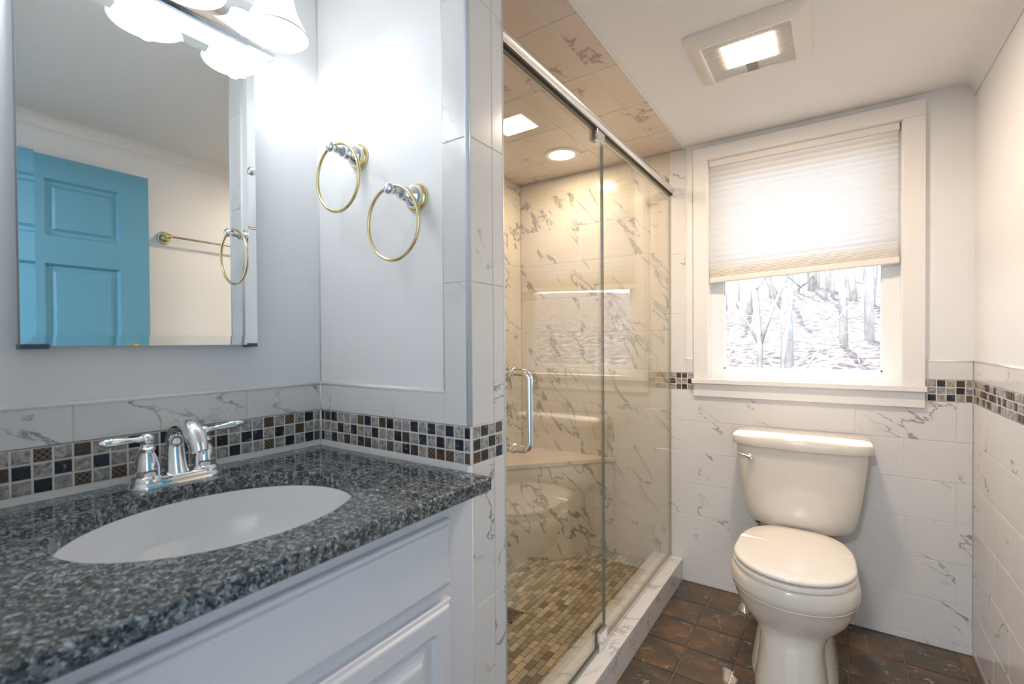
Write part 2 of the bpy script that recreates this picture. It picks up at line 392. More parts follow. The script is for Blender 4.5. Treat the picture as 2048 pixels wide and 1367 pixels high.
def mosaic(name, axis, plane, sgn, start, direction, rows, z0, parent, first=1.0, ulim=None, lastw=1.0):
    R = random.Random(hash(name) % 1000 if False else len(rows[0])*7); rects = []
    for r, s in enumerate(rows):
        z1 = z0 + MB_ - r*mp_; u = start
        for k, c in enumerate(s):
            wd = mp_*(first if k == 0 else (lastw if k == len(s)-1 else 1))
            a, b = (u, u+wd) if direction > 0 else (u-wd, u)
            if ulim: a, b = max(a, ulim[0]), min(b, ulim[1])
            if b-a > .003: rects.append((a, b, z1-mp_, z1, KIND[c], R.random()))
            u += wd*direction
    us = [q[0] for q in rects]+[q[1] for q in rects]
    return tile_field(name, axis, plane, sgn, rects, MM, GROUT, parent, grout=.0035, ch=.0012, cov=[(min(us)-.0, max(us)+.0, z0-.002, z0+MB_+.002)])
def rnd_rows(nc, seed):
    R = random.Random(seed); out = []
    for r in range(3):
        s = ''
        for k in range(nc):
            c = R.choices('GDBP', (50, 32, 10, 8))[0]
            if s and s[-1] == c and c != 'G': c = 'G'
            s += c
        out.append(s)
    return out
def struct(name, bm, m, **k):
    o = obj(name, bm, m, **k); o['kind'] = 'structure'; return o

# ------------------------------------------------------------------ room shell
b = BM(); box(b, XC-.02, X3+.1, YF-2.2, Y2+.13, -.1, -.004); box(b, -.15, XC-.02, YF-2.2, PY, -.1, -.004)
floor = struct('floor', b, GROUTF)
TP = .1743
rects = []; R = random.Random(11)
for i in range(-1, 8):
    for j in range(-12, 16):
        x = .695 + (i-1)*TP; y = 1.465 + (j-14)*TP + (TP if False else 0)
        rects.append((x, x+TP, y, y+TP, 0, R.random()))
rects += [(.695+(i-1)*TP, .695+i*TP, 1.465+TP, 1.465+2*TP, 0, R.random()) for i in range(-1, 8)]
rects = [(.695+(i-1)*TP, .695+i*TP, 1.465+(j-1)*TP, 1.465+j*TP, 0, R.random()) for i in range(-4, 8) for j in range(-12, 3)]
reg = [(XC-.02, X3, YF-.12, Y2), (-.0, XC-.02, YF, -.0)]
tile_field('slate_tile', 'z', 0, 1, clip(rects, reg), [SLATE], GROUTF, floor, grout=.0045, thick=.006, ch=.0012)
# ceiling
b = BM(); box(b, XL-.1, X3+.1, YF-2.2, Y2+.13, ZC, ZC+.1)
ceiling = struct('ceiling', b, CEIL)
# sloped joint where the ceiling meets the right wall
b = BM(); cr = .045
arc = [(X3-cr+cr*math.sin(PI/2*k/8), ZC-cr+cr*math.cos(PI/2*k/8)) for k in range(9)]
rings(b, [[Vector((x, y, z)) for x, z in arc+[(X3+.003, ZC-cr), (X3+.003, ZC)]] for y in (YF, Y2+.005)])
o = struct('trim_1', b, CEIL, smooth=True, auto=35)
# left wall behind vanity
b = BM(); box(b, -.15, -.006, YF-.12, 0.02, 0, ZC); wall_left = struct('wall_left', b, PAINT)
# partition with towel rings; painted face at y = .006
b = BM(); box(b, -.15, PX-.004, 0.006, PY-.004, 0, ZC); wall_part = struct('wall_partition', b, PAINT)
# right wall
b = BM(); box(b, X3+.004, X3+.12, YF-.12, Y2+.13, 0, ZC); wall_right = struct('wall_right', b, PAINT)
# shower left wall
b = BM(); box(b, XL-.12, XL-.006, PY-.1, Y2+.13, 0, ZC); wall_shower = struct('wall_shower', b, PAINT)
# window wall with opening
OX0, OX1, OZ0, OZ1 = .669, 1.3975, .99, 2.062
b = BM()
box(b, XL-.1, OX0, Y2+.006, Y2+.13, 0, ZC); box(b, OX1, X3+.1, Y2+.006, Y2+.13, 0, ZC)
box(b, OX0, OX1, Y2+.006, Y2+.13, 0, OZ0); box(b, OX0, OX1, Y2+.006, Y2+.13, OZ1, ZC)
wall_back = struct('wall_back', b, PAINT)
# front wall (behind the camera) with the doorway, and the hallway beyond
DX0, DX1, DZ = .74, 1.575, 2.0
b = BM()
box(b, -.15, DX0, YF-.12, YF, 0, ZC); box(b, DX1, X3+.1, YF-.12, YF, 0, ZC); box(b, DX0, DX1, YF-.12, YF, DZ, ZC)
wall_front = struct('wall_front', b, PAINT)
b = BM()
box(b, -.15, -.05, YF-2.2, YF-.12, 0, ZC); box(b, X3+.1, X3+.2, YF-2.2, YF-.12, 0, ZC); box(b, -.15, X3+.2, YF-2.3, YF-2.2, 0, ZC)
struct('wall_hall', b, PAINT)
b = BM(); box(b, DX0-.06, DX0, YF-.13, YF-.12, 0, DZ+.06, .003); box(b, DX1, DX1+.06, YF-.13, YF-.12, 0, DZ+.06, .003); box(b, DX0, DX1, YF-.13, YF-.12, DZ, DZ+.06, .003)
struct('trim_2', b, TRIMP)

# --- window wall tiles (outside the shower: rows of .155; inside: rows of .2)
rowz = [BB-7*ROW, BB-6*ROW, BB-5*ROW, BB-4*ROW, BB-3*ROW, BB-2*ROW, BB-ROW, BB]
rects = bond(XG, X3, rowz, .311, [.311*.5+.3105, .0, ], 3)
rects = []
R = random.Random(5)
for i in range(7):
    ph = .933 if (6-i) % 2 == 0 else .7762+.0005
    k = -3
    while ph + k*.3135 < X3:
        rects.append((ph+k*.3135, ph+(k+1)*.3135, rowz[i], rowz[i+1], 0, R.random())); k += 1
reg = [(XG, X3, 0, BB)]
tile_field('marble_wall_tile', 'y', Y2, -1, clip(rects, reg), [MARB], GROUT, wall_back, grout=.0025, cov=[(XG, X3, 0, BB)])
# shower part
rz = [.0495-.2+.2*k for k in range(0, 13)]
rects = []
for i in range(len(rz)-1):
    ph = -.0147 if i % 2 else .19
    for k in range(-3, 3): rects.append((ph+k*.405, ph+(k+1)*.405, rz[i], rz[i+1], 0, R.random()))
reg = [(XL, XG, .04, ZC-.004)]
tile_field('shower_wall_tile', 'y', Y2, -1, clip(rects, reg), [MARBS], GROUT, wall_back, grout=.0035, cov=reg)
rects = []
for i in range(len(rz)-1):
    ph = .3 if i % 2 else .5
    for k in range(-3, 4): rects.append((ph+k*.405, ph+(k+1)*.405, rz[i], rz[i+1], 0, R.random()))
reg = [(PY, Y2, .04, ZC-.004)]
tile_field('shower_wall_tile', 'x', XL, 1, clip(rects, reg), [MARBS], GROUT, wall_shower, grout=.0025, cov=reg)
rects = []
for i in range(len(rz)-1):
    for k in range(-2, 3): rects.append((k*.405+.1*(i % 2), (k+1)*.405+.1*(i % 2), rz[i], rz[i+1], 0, R.random()))
reg = [(XL, PX-.01, .04, ZC-.004)]
tile_field('shower_wall_tile', 'y', PY, 1, clip(rects, reg), [MARBS], GROUT, wall_part, grout=.0025, cov=reg)
# vertical strip outside the glass
zs = [BB+MB_, 1.333, 1.630, 1.924, ZC-.004]
tile_field('marble_border_tile', 'y', Y2, -1, [(XG, XC, zs[i], zs[i+1], 0, R.random()) for i in range(4)], [MARB], GROUT, wall_back, grout=.0025, cov=[(XG, XC, BB+MB_, ZC-.004)])
# border above the mosaic
tile_field('marble_border_tile', 'y', Y2, -1, [(XC, .604, BB+MB_, 1.105, 0, .31), (1.4665, X3, BB+MB_, 1.110, 0, .77)], [MARB], GROUT, wall_back, grout=.0025, cov=[(XC, .604, BB+MB_, 1.105), (1.4665, X3, BB+MB_, 1.110)])
b = BM()
for x0, x1, z in ((XC, .604, 1.105), (1.4665, X3, 1.110)):
    tube(b, [(x0, Y2+.004, z), (x1, Y2+.004, z)], .0055, 12)
obj('bullnose_edge', b, BULL, wall_back, True)
mosaic('mosaic_border', 'y', Y2, -1, XG+.001, 1, ['GBBGG', 'DGGDB', 'GPDGD'], BB, wall_back)
mosaic('mosaic_border', 'y', Y2, -1, X3-.001, -1, ['GBGDGG', 'GDGGGG', 'PGDGDG'], BB, wall_back, first=.75)
# right wall tiles
rects = []
for i in range(7):
    ph = 1.2 if i % 2 == 0 else 1.05
    k = -9
    while ph + k*.3135 < Y2:
        rects.append((ph+k*.3135, ph+(k+1)*.3135, rowz[i], rowz[i+1], 0, R.random())); k += 1
RY = .86
reg = [(RY, Y2, 0, BB)]
tile_field('marble_wall_tile', 'x', X3, -1, clip(rects, reg), [MARB], GROUT, wall_right, grout=.0025, cov=reg)
reg = [(RY, Y2, BB+MB_, 1.110)]
tile_field('marble_border_tile', 'x', X3, -1, clip([(Y2-.1-(k+1)*.3135, Y2-.1-k*.3135, BB+MB_, 1.110, 0, R.random()) for k in range(-1, 8)], reg), [MARB], GROUT, wall_right, grout=.0025, cov=reg)
b = BM(); tube(b, [(X3+.004, RY, 1.11), (X3+.004, Y2, 1.11)], .0055, 12); obj('bullnose_edge', b, BULL, wall_right, True)
mosaic('mosaic_border', 'x', X3, -1, Y2-.002, -1, rnd_rows(28, 4), BB, wall_right, first=.6, ulim=(RY, Y2))
# --- left wall bands
LB = MA-.012
tile_field('marble_border_tile', 'x', 0, 1, [(-.199, -.001, MA+MB_, BA, 0, .86), (-.5168, -.199, MA+MB_, BA, 0, .12), (YF, -.5168, MA+MB_, BA, 0, .58)], [MARB], GROUT, wall_left, grout=.0022, cov=[(YF, 0, MA+MB_, BA)])
b = BM(); tube(b, [(-.0045, YF, BA-.0015), (-.0045, 0, BA-.0015)], .006, 12); obj('bullnose_edge', b, BULL, wall_left, True)
mosaic('mosaic_border', 'x', 0, 1, -.002, -1, ['GDGPGBGGGGPGGDGDGGBGPGGDG', 'GGBGDGDDGDBGDGDGGDGDGDBGG', 'PDGDGPGGDGGGPGDGPGPGDGGGD'], MA, wall_left, first=.7, ulim=(YF, 0))
b = BM(); box(b, -.006, -.0005, YF, 0, .85, MA-.001); obj('caulk_strip', b, BULL, wall_left)
# --- partition bands (towel wall)
VX = .4574
tile_field('marble_border_tile', 'y', 0, -1, [(.001, .045, MA+MB_, BA, 0, .44), (.045, .4133, MA+MB_, BA, 0, .23), (.4133, VX, MA+MB_, BA, 0, .66),
           (VX, PX-.002, MA+MB_, 1.3245, 0, .91), (VX, PX-.002, 1.3245, 1.6335, 0, .35), (VX, PX-.002, 1.6335, 1.94, 0, .52), (VX, PX-.002, 1.94, ZC, 0, .05)],
           [MARB], GROUT, wall_part, grout=.002, cov=[(0, VX, MA+MB_, BA), (VX, PX-.001, MA+MB_, ZC)])
b = BM(); tube(b, [(0, .0045, BA-.0015), (VX, .0045, BA-.0015)], .006, 12); tube(b, [(VX, .0045, BA-.002), (VX, .0045, ZC)], .0045, 12)
obj('bullnose_edge', b, BULL, wall_part, True)
mosaic('mosaic_border', 'y', 0, -1, .001, 1, ['DBDGGGPDGBDGGDGDGDGD', 'GGGDGDGGDGGDBGDGDGDG', 'DGDGBGDBGGPGDBGPBPGP'], MA, wall_part, first=.55, lastw=1.25, ulim=(0, PX))
b = BM(); box(b, .0005, PX-.002, .0005, .0065, .0, MA-.001); obj('caulk_strip', b, BULL, wall_part)
b = BM(); tube(b, [(-.001, .001, MA-.012), (-.001, .001, MA+MB_-.001)], .0022, 12); tube(b, [(-.001, .001, MA+MB_-.001), (-.001, .001, BA+.004)], .0035, 12); tube(b, [(-.006, .006, BA), (-.006, .006, ZC)], .003, 12); obj('corner_caulk', b, BULL, wall_part, True)
# pier end face (x = PX)
zz = [0.0, .31, .6185, MA, None, MA+MB_, 1.3245, 1.634, 1.944, ZC]
rects = []
for a, c in ((0, .31), (.31, .6185), (.6185, MA), (MA+MB_, 1.3245), (1.3245, 1.634), (1.634, 1.944), (1.944, ZC)):
    rects += [(.008, .0865, a, c, 0, R.random()), (.0865, PY-.006, a, c, 0, R.random())]
tile_field('marble_pier_tile', 'x', PX, 1, rects, [MARB], GROUT, wall_part, grout=.002, cov=[(.002, PY-.002, 0, ZC)])
mosaic('mosaic_border', 'x', PX+.0008, 1, .010, 1, ['GDGP', 'DGDG', 'BDGD'], MA, wall_part, ulim=(0, PY-.006))
b = BM()
for z0, z1 in ((0, MA-.001), (MA+MB_+.001, ZC)): tube(b, [(PX-.0052, .0045, z0), (PX-.0052, .0045, z1)], .0062, 16)
tube(b, [(PX-.005, PY-.005, 0), (PX-.005, PY-.005, ZC)], .0062, 16)
obj('edge_trim', b, EDGET, wall_part, True)
# --- shower ceiling and its border
rects = []
seams = [XC-.1*k if k == 0 else None for k in range(1)]
ux = [XC-.004, .4645, .1645, -.1355, XL]
for i in range(4):
    for k in range(-1, 6):
        y = .155 + k*.3115
        rects.append((ux[i+1], ux[i], y, y+.3115, 0, R.random()))
reg = [(XL, XC-.004, PY, Y2)]
tile_field('ceiling_tile', 'z', ZC-.004, -1, clip(rects, reg), [MARBC], GROUT, ceiling, grout=.002, thick=.004, cov=reg)
b = BM(); box(b, XC-.004, XC+.004, PY-.1, Y2, ZC-.006, ZC, .0015); obj('edge_trim', b, BULL, ceiling)
# --- shower floor
b = BM(); box(b, XL-.02, .42, PY-.02, Y2+.02, -.05, .048); shower_floor = struct('shower_floor', b, GROUTS)
rects = []; R = random.Random(21); pu, pv = .0262, .0518; i = 0; x = XL
while x < .41:
    y = PY - (pv/2 if i % 2 else 0)
    while y < Y2:
        rects.append((x, x+pu, y, y+pv, 0, R.random()**1.05)); y += pv
    x += pu; i += 1
reg = [(XL, .405, PY, .795), (XL, .405, .892, Y2), (XL, -.008, .795, .892), (.087, .405, .795, .892)]
tile_field('shower_floor_tile', 'z', .0525, 1, clip(rects, reg), [PEBB], GROUTS, shower_floor, grout=.0022, thick=.006, ch=.0006)
# curb
b = BM(); box(b, .400, .5455, PY-.002, Y2, .0, .11, .003)
curb = struct('shower_curb', b, CURBM)
# --- bench
b = BM()
def poly(b, pts, z0, z1):
    lo = [b.verts.new((x, y, z0)) for x, y in pts]; hi = [b.verts.new((x, y, z1)) for x, y in pts]
    b.faces.new(lo[::-1]); b.faces.new(hi)
    for i in range(len(pts)): j = (i+1) % len(pts); b.faces.new((lo[i], lo[j], hi[j], hi[i]))
poly(b, [(XL+.001, .985), (.180, Y2-.001), (XL+.001, Y2-.001)], .045, .548)
bench = obj('shower_bench', b, MARBS)
b = BM(); poly(b, [(XL+.001, .968), (.19, Y2-.001), (XL+.001, Y2-.001)], .548, .5665)
obj('seat_slab', b, MARBC, bench)
# grooves between tiles on the bench front
def bench_grooves():
    b = BM(); A = Vector((XL, .985, 0)); B = Vector((.180, Y2, 0)); d = (B-A).normalized(); nrm = Vector((d.y, -d.x, 0))
    if nrm.x < 0: nrm = -nrm
    ln = (B-A).length
    def seg(s0, s1, z0, z1):
        P = [A+d*s0, A+d*s1]; t = .0006
        vs = [b.verts.new(P[i]+nrm*o+Vector((0, 0, z))) for i in (0, 1) for o in (-.002, t) for z in (z0, z1)]
        for q in ((0, 1, 3, 2), (4, 6, 7, 5), (0, 4, 5, 1), (2, 3, 7, 6), (0, 2, 6, 4), (1, 5, 7, 3)): b.faces.new([vs[i] for i in q])
    for z in (.232, .432): seg(0, ln, z, z+.0022)
    for k, z0, z1 in ((ln-.32, .232, .432), (ln-.45, .05, .232), (ln-.15, .05, .232), (ln-.48, .432, .548), (ln-.1, .432, .548)): seg(k, k+.0022, z0, z1)
    return b
obj('grout_line', bench_grooves(), GROUT, bench)
tag(bench, 'triangular corner bench with grey veined marble tile in the shower', 'shower bench')
# --- drain
b = BM(); x0, x1, y0, y1 = -.006, .085, .797, .890
n_h = 7
box(b, x0, x1, y0, y0+.008, .046, .0535); box(b, x0, x1, y1-.008, y1, .046, .0535); box(b, x0, x0+.008, y0, y1, .046, .0535); box(b, x1-.008, x1, y0, y1, .046, .0535)
for i in range(1, n_h):
    t = x0+.008+(x1-x0-.016)*i/n_h; box(b, t-.0028, t+.0028, y0+.006, y1-.006, .048, .0533)
    t = y0+.008+(y1-y0-.016)*i/n_h; box(b, x0+.006, x1-.006, t-.0028, t+.0028, .048, .0533)
drain = obj('floor_drain', b, NICKEL); tag(drain, 'square perforated metal drain in the shower floor', 'drain')
b = BM(); box(b, x0+.001, x1-.001, y0+.001, y1-.001, .0465, .0482); obj('drain_well', b, DARK, drain)

# ------------------------------------------------------------------ shower glass
def panel(name, y0, y1, z0, z1, label, cat='glass panel'):
    b = BM(); t = .0046
    for s in (-1, 1):
        vs = [b.verts.new((XG+s*t, y, z)) for y, z in ((y0, z0), (y1, z0), (y1, z1), (y0, z1))]; b.faces.new(vs)
    def edge(a0, a1, c0, c1):
        vs = [b.verts.new(p) for p in ((XG-t, a0, c0), (XG+t, a0, c0), (XG+t, a1, c1), (XG-t, a1, c1))]; q = b.faces.new(vs); q.material_index = 1
    edge(y0, y1, z0, z0); edge(y0, y1, z1, z1); edge(y0, y0, z0, z1); edge(y1, y1, z0, z1)
    o = obj(name, b, [GLASS, GEDGE]); tag(o, label, cat); return o
YD = .805
door = panel('shower_door', PY+.006, YD-.003, .122, 1.9272, 'hinged clear glass shower door with the metal pull handle', 'shower door')
fixed = panel('glass_panel', YD+.003, Y2-.003,  .120, 1.9272, 'fixed clear glass shower panel beside the window wall')
b = BM(); box(b, XG-.009, XG+.009, YD+.004, Y2-.001, .1105, .128, .0015); obj('bottom_channel', b, STEEL, fixed)
b = BM(); box(b, XG-.006, XG+.006, PY+.006, YD-.02, .112, .122, .001); obj('door_sweep', b, GEDGE, door)
def pivot(z0, z1):
    b = BM()
    for s in (-1, 1): box(b, XG+s*.0095-.0048, XG+s*.0095+.0048, .737, YD-.002, z0, z1, .002, 2)
    box(b, XG-.005, XG+.005, .76, YD-.006, z0, z0+.01 if z0 < 1 else z1)
    return b
obj('pivot_hinge', pivot(.112, .180), CHROME, door); obj('pivot_hinge', pivot(1.888, 1.945), CHROME, door)
# handle (D pull, both sides)
b = BM(); hy = .222
for s in (-1, 1):
    X = XG + s*.055
    c = .022
    pts = [(XG+s*.006, hy, 1.118)] + bez((X-s*c, hy, 1.118), (X-s*c*.4, hy, 1.118), (X, hy, 1.118-c*.4), (X, hy, 1.118-c), 6) + \
          bez((X, hy, .922+c), (X, hy, .922+c*.4), (X-s*c*.4, hy, .922), (X-s*c, hy, .922), 6) + [(XG+s*.006, hy, .922)]
    tube(b, pts, .0095, 20)
    for z in (1.118, .922): lathe(b, [(.013, 0), (.013, .004), (.010, .006)], (XG+s*.0046, hy, z), (s, 0, 0), 24)
obj('pull_handle', b, CHROME, door, True, 40)
# header rail
b = BM()
prof = [(XG-.018, 1.932), (XG+.010, 1.932)] + [(XG+.010+.016*math.sin(t), 1.9505-.0185*math.cos(t)) for t in [PI*k/12 for k in range(1, 12)]] + [(XG+.010, 1.969), (XG-.018, 1.969)]
rings(b, [[Vector((x, y, z)) for x, z in prof] for y in (PY, Y2-.001)])
hd = obj('header_rail', b, STEEL, None, True, 35); tag(hd, 'rounded satin metal header rail above the glass shower door', 'header rail')

b = BM(); box(b, XG-.008, XG+.016, PY, Y2-.002, 1.9275, 1.9325, .001); obj('rail_dark_strip', b, DARK, hd)  # dark strip along the underside of the rail

# ------------------------------------------------------------------ window
win = empty('window_1', (1.033, Y2, OZ0)); win['kind'] = 'structure'
b = BM()
box(b, .604, OX0, Y2-.016, Y2+.006, 1.012, 2.062, .0015); box(b, OX1, 1.4665, Y2-.016, Y2+.006, 1.012, 2.062, .0015)
box(b, .604, 1.4665, Y2-.017, Y2+.006, 2.0622, 2.123, .0015)
obj('casing', b, TRIMP, win)
b = BM(); box(b, .597, 1.4705, Y2-.034, Y2+.075, .991, 1.012, .002); obj('window_stool', b, TRIMP, win)
b = BM(); box(b, .604, 1.4665, Y2-.014, Y2+.006, .928, .9905, .0015); obj('apron', b, TRIMP, win)
b = BM()
JX0, JX1 = OX0, OX1
box(b, JX0-.002, JX0+.003, Y2-.004, Y2+.13, 1.012, 2.0605); box(b, JX1-.003, JX1+.002, Y2-.004, Y2+.13, 1.012, 2.0605); box(b, JX0-.002, JX1+.002, Y2-.004, Y2+.13, 2.059, 2.0635)
obj('jamb', b, TRIMP, win)
b = BM(); yf0, yf1 = Y2+.062, Y2+.125
for q in ((JX0, JX0+.020, 1.006, 2.06), (JX1-.020, JX1, 1.006, 2.06), (JX0+.020, JX1-.020, 1.006, 1.024), (JX0+.020, JX1-.020, 2.04, 2.06)):
    box(b, q[0], q[1], yf0, yf1, q[2], q[3], .0015)
obj('window_frame', b, VINYL, win)
def sash(z0, z1, y0, y1):
    b = BM(); xa, xb = JX0+.0190, JX1-.0190; w = .038
    for q in ((xa, xa+w, z0, z1), (xb-w, xb, z0, z1), (xa+w, xb-w, z0, z0+w), (xa+w, xb-w, z1-w, z1)):
        box(b, q[0], q[1], y0, y1, q[2], q[3], .002)
    # glazing bead
    for q in ((xa+w, xa+w+.006, z0+w, z1-w), (xb-w-.006, xb-w, z0+w, z1-w), (xa+w, xb-w, z0+w, z0+w+.006), (xa+w, xb-w, z1-w-.006, z1-w)):
        box(b, q[0], q[1], y0+.010, y1-.005, q[2], q[3])
    s = obj('sash', b, VINYL, win)
    g = BM(); ym = (y0+y1)/2+.004
    g.faces.new([g.verts.new(p) for p in ((xa+w, ym, z0+w), (xb-w, ym, z0+w), (xb-w, ym, z1-w), (xa+w, ym, z1-w))])
    me = obj('window_pane', g, WGLASS, s); me.location = (0, 0, 0)
    return s
sash(1.022, 1.56, Y2+.066, Y2+.094); sash(1.53, 2.04, Y2+.096, Y2+.122)
# cellular shade, hung inside the opening, its bottom a little higher on the right
shade = empty('cellular_shade', (1.033, Y2+.022, 1.5)); tag(shade, 'cream pleated cellular shade half lowered over the bright window', 'window shade')
SX0, SX1 = .6745, 1.3860
b = BM(); box(b, SX0, SX1+.003, Y2-.002, Y2+.046, 2.030, 2.0585, .002); obj('headrail', b, PLAST, shade)
def shade_mesh(front):
    b = BM(); rows = []
    zl, zr = 1.553, 1.579   # start of the open cells above the stacked ones (left, right)
    n = 38
    lv = [(2.030 + (zl-2.030)*k/n, 2.030+(zr-2.030)*k/n, (k % 2)) for k in range(n+1)]
    m = 16; zl2, zr2 = 1.499, 1.525
    lv += [(zl+(zl2-zl)*k/m, zr+(zr2-zr)*k/m, (k % 2)) for k in range(1, m+1)]
    for a, c, s in lv:
        y = Y2 + (.006 if s else .0145) if front else Y2 + (.038 if s else .0295)
        rows.append([b.verts.new((SX0+.002+(SX1-SX0-.002)*t, y, a+(c-a)*t)) for t in (0, .25, .5, .75, 1)])
    for r0_, r1_ in zip(rows, rows[1:]):
        for i in range(4): b.faces.new((r0_[i], r0_[i+1], r1_[i+1], r1_[i]))
    if not front: return b
    # webs joining front and rear in the stacked part (they block the daylight there)
    for k, (a, c, s) in enumerate(lv[n:]):
        if k % 2 == 0:
            vs = [b.verts.new(p) for p in ((SX0+.002, Y2+.0145, a), (SX1, Y2+.0145, c), (SX1, Y2+.0295, c), (SX0+.002, Y2+.0295, a))]; b.faces.new(vs)
    return b
obj('pleated_fabric', shade_mesh(True), CLOTH, shade); obj('pleated_fabric', shade_mesh(False), CLOTH, shade)
b = BM(); vs = box(b, SX0, SX1+.004, Y2+.003, Y2+.040, 0, .0225, .003)
for v in b.verts: v.co.z += 1.476 + .027*(v.co.x-SX0)/(SX1-SX0)
br = obj('bottom_rail', b, PLAST, shade)
b = BM(); ball(b, (.985, Y2+.002, 1.4885), .007, 12, (1.6, .4, .45)); obj('lift_tab', b, TRIMP, shade, True)

# ------------------------------------------------------------------ ceiling fixtures
fan = empty('exhaust_fan_light', (.946, .932, ZC)); tag(fan, 'square ceiling exhaust fan with a lit central lens and white grille', 'exhaust fan')
b = BM()
def rect_ring(x0, x1, y0, y1, z, r=.012, n=4):
    out = []
    for cx, cy, a0 in ((x1-r, y1-r, 0), (x0+r, y1-r, PI/2), (x0+r, y0+r, PI), (x1-r, y0+r, 1.5*PI)):
        for k in range(n+1):
            a = a0+PI/2*k/n; out.append(Vector((cx+r*math.cos(a), cy+r*math.sin(a), z)))
    return out
fx0, fx1, fy0, fy1 = .775, 1.118, .768, 1.100
gx0, gx1, gy0, gy1 = .818, 1.068, .832, 1.062
def ins(t, z, r): return rect_ring(fx0+(gx0-fx0)*t, fx1+(gx1-fx1)*t, fy0+(gy0-fy0)*t, fy1+(gy1-fy1)*t, z, r)
rings(b, [ins(0, ZC, .014), ins(0, ZC-.007, .014), ins(.08, ZC-.011, .014), ins(.4, ZC-.017, .012), ins(.75, ZC-.024, .010), ins(.93, ZC-.024, .008), ins(1, ZC-.020, .006), ins(1, ZC-.006, .006)], cap=False)
obj('fan_frame', b, PLAST, fan, True, 50)
b = BM(); box(b, gx0, gx1, gy0, gy1, ZC-.006, ZC-.003); 
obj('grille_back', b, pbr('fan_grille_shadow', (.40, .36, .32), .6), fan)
b = BM(); n = 30; LX0, LX1, LY0, LY1 = .873, 1.018, .862, 1.000
for k in range(n):
    y = gy0+.004+(gy1-gy0-.008)*k/(n-1)
    if LY0-.002 < y < LY1+.002:
        box(b, gx0, LX0, y-.0022, y+.0022, ZC-.018, ZC-.006); box(b, LX1, gx1, y-.0022, y+.0022, ZC-.018, ZC-.006)
    else: box(b, gx0, gx1, y-.0022, y+.0022, ZC-.018, ZC-.006)
box(b, .925, .96, LY1, gy1, ZC-.018, ZC-.006)
obj('grille', b, PLAST, fan)
b = BM(); box(b, LX0, LX1, LY0, LY1, ZC-.021, ZC-.006, .002); obj('light_lens', b, emis('fan_lens_glow', (1, .86, .66), 9.0), fan)
def area(name, loc, sx, sy, e, col, parent=None, shape='RECTANGLE', spread=PI):
    d = bpy.data.lights.new(name, 'AREA'); d.shape = shape; d.size = sx; d.size_y = sy; d.energy = e; d.color = col; d.spread = spread
    o = bpy.data.objects.new(name, d); C.objects.link(o); o.location = loc
    if parent is not None: o.parent = parent; o.location = Vector(loc)-parent_origin(parent)
    return o
WARM = (1, .79, .60)
area('fan_lamp', ((LX0+LX1)/2, (LY0+LY1)/2, ZC-.024), .13, .12, 9.5, WARM, fan)
can = empty('recessed_light', (.0285, 1.3675, ZC-.004)); tag(can, 'round recessed ceiling light glowing inside the shower', 'recessed light')
b = BM(); lathe(b, [(.092, 0), (.092, -.003), (.088, -.006), (.070, -.006), (.066, -.003), (.062, .028), (.060, .03)], (.0285, 1.3675, ZC-.004), seg=40, cap=False); obj('trim_ring', b, TRIMP, can, True, 40)
b = BM(); lathe(b, [(.063, -.0022), (.06, -.0030), (.001, -.0045)], (.0285, 1.3675, ZC-.004), seg=40, cap=False); obj('light_lens', b, emis('can_lens_glow', (1, .84, .60), 7.0), can)
area('can_lamp', (.0285, 1.3675, ZC-.0105),  .10, .10, 4.4, (1, .80, .58), can, 'DISK')
# unseen hallway light behind the camera, added for cool fill on the left
hl = empty('hall_fill_light', (.9, YF-1.1, ZC)); tag(hl, 'added round fill light on the hallway ceiling, unseen behind the camera', 'fill light')
b = BM(); lathe(b, [(.16, 0), (.16, -.02), (.14, -.05), (.001, -.07)], (.9, YF-1.1, ZC), seg=32, cap=False); obj('fill_dome', b, emis('hall_fill_glow', (.80, .90, 1), 4.0), hl, True)
area('hall_fill_lamp', (.9, YF-1.1, ZC-.075), .3, .3, 40, (.80, .90, 1), hl, 'DISK')

# ------------------------------------------------------------------ vanity light bar
bar = empty('vanity_light_bar', (0, -.364, 1.95)); tag(bar, 'chrome vanity light bar with white bell glass shades above the mirror', 'vanity light')
b = BM()
ya, yb = -.592, -.140
prof = [(-.006, 1.897), (.030, 1.897)] + [(.030+.022*math.sin(t), 1.947-.050*math.cos(t)) for t in [PI*k/10 for k in range(1, 10)]] + [(.030, 1.997), (-.006, 1.997)]
rings(b, [[Vector((x, y, z)) for x, z in prof] for y in (ya, yb)])
obj('back_plate', b, CHROME, bar, True, 30)
OPAL, n2, out2 = mat('lit_opal_glass')
e = N(n2, 'ShaderNodeEmission'); e.inputs[0].default_value = (.97, .99, 1, 1); e.inputs[1].default_value = 3.9
g = N(n2, 'ShaderNodeBsdfGlossy'); g.inputs['Roughness'].default_value = .08; g.inputs[0].default_value = (.5, .5, .5, 1)
fr = N(n2, 'ShaderNodeFresnel'); a_ = N(n2, 'ShaderNodeMixShader')
n2.links.new(fr.outputs[0], a_.inputs[0]); n2.links.new(e.outputs[0], a_.inputs[1]); n2.links.new(g.outputs[0], a_.inputs[2]); n2.links.new(a_.outputs[0], out2.inputs[0])
RIM = pbr('rim_glass', (.78, .82, .83), .1)
BULB = emis('bulb_glow', (.98, .99, 1), 10)
LX = .1174
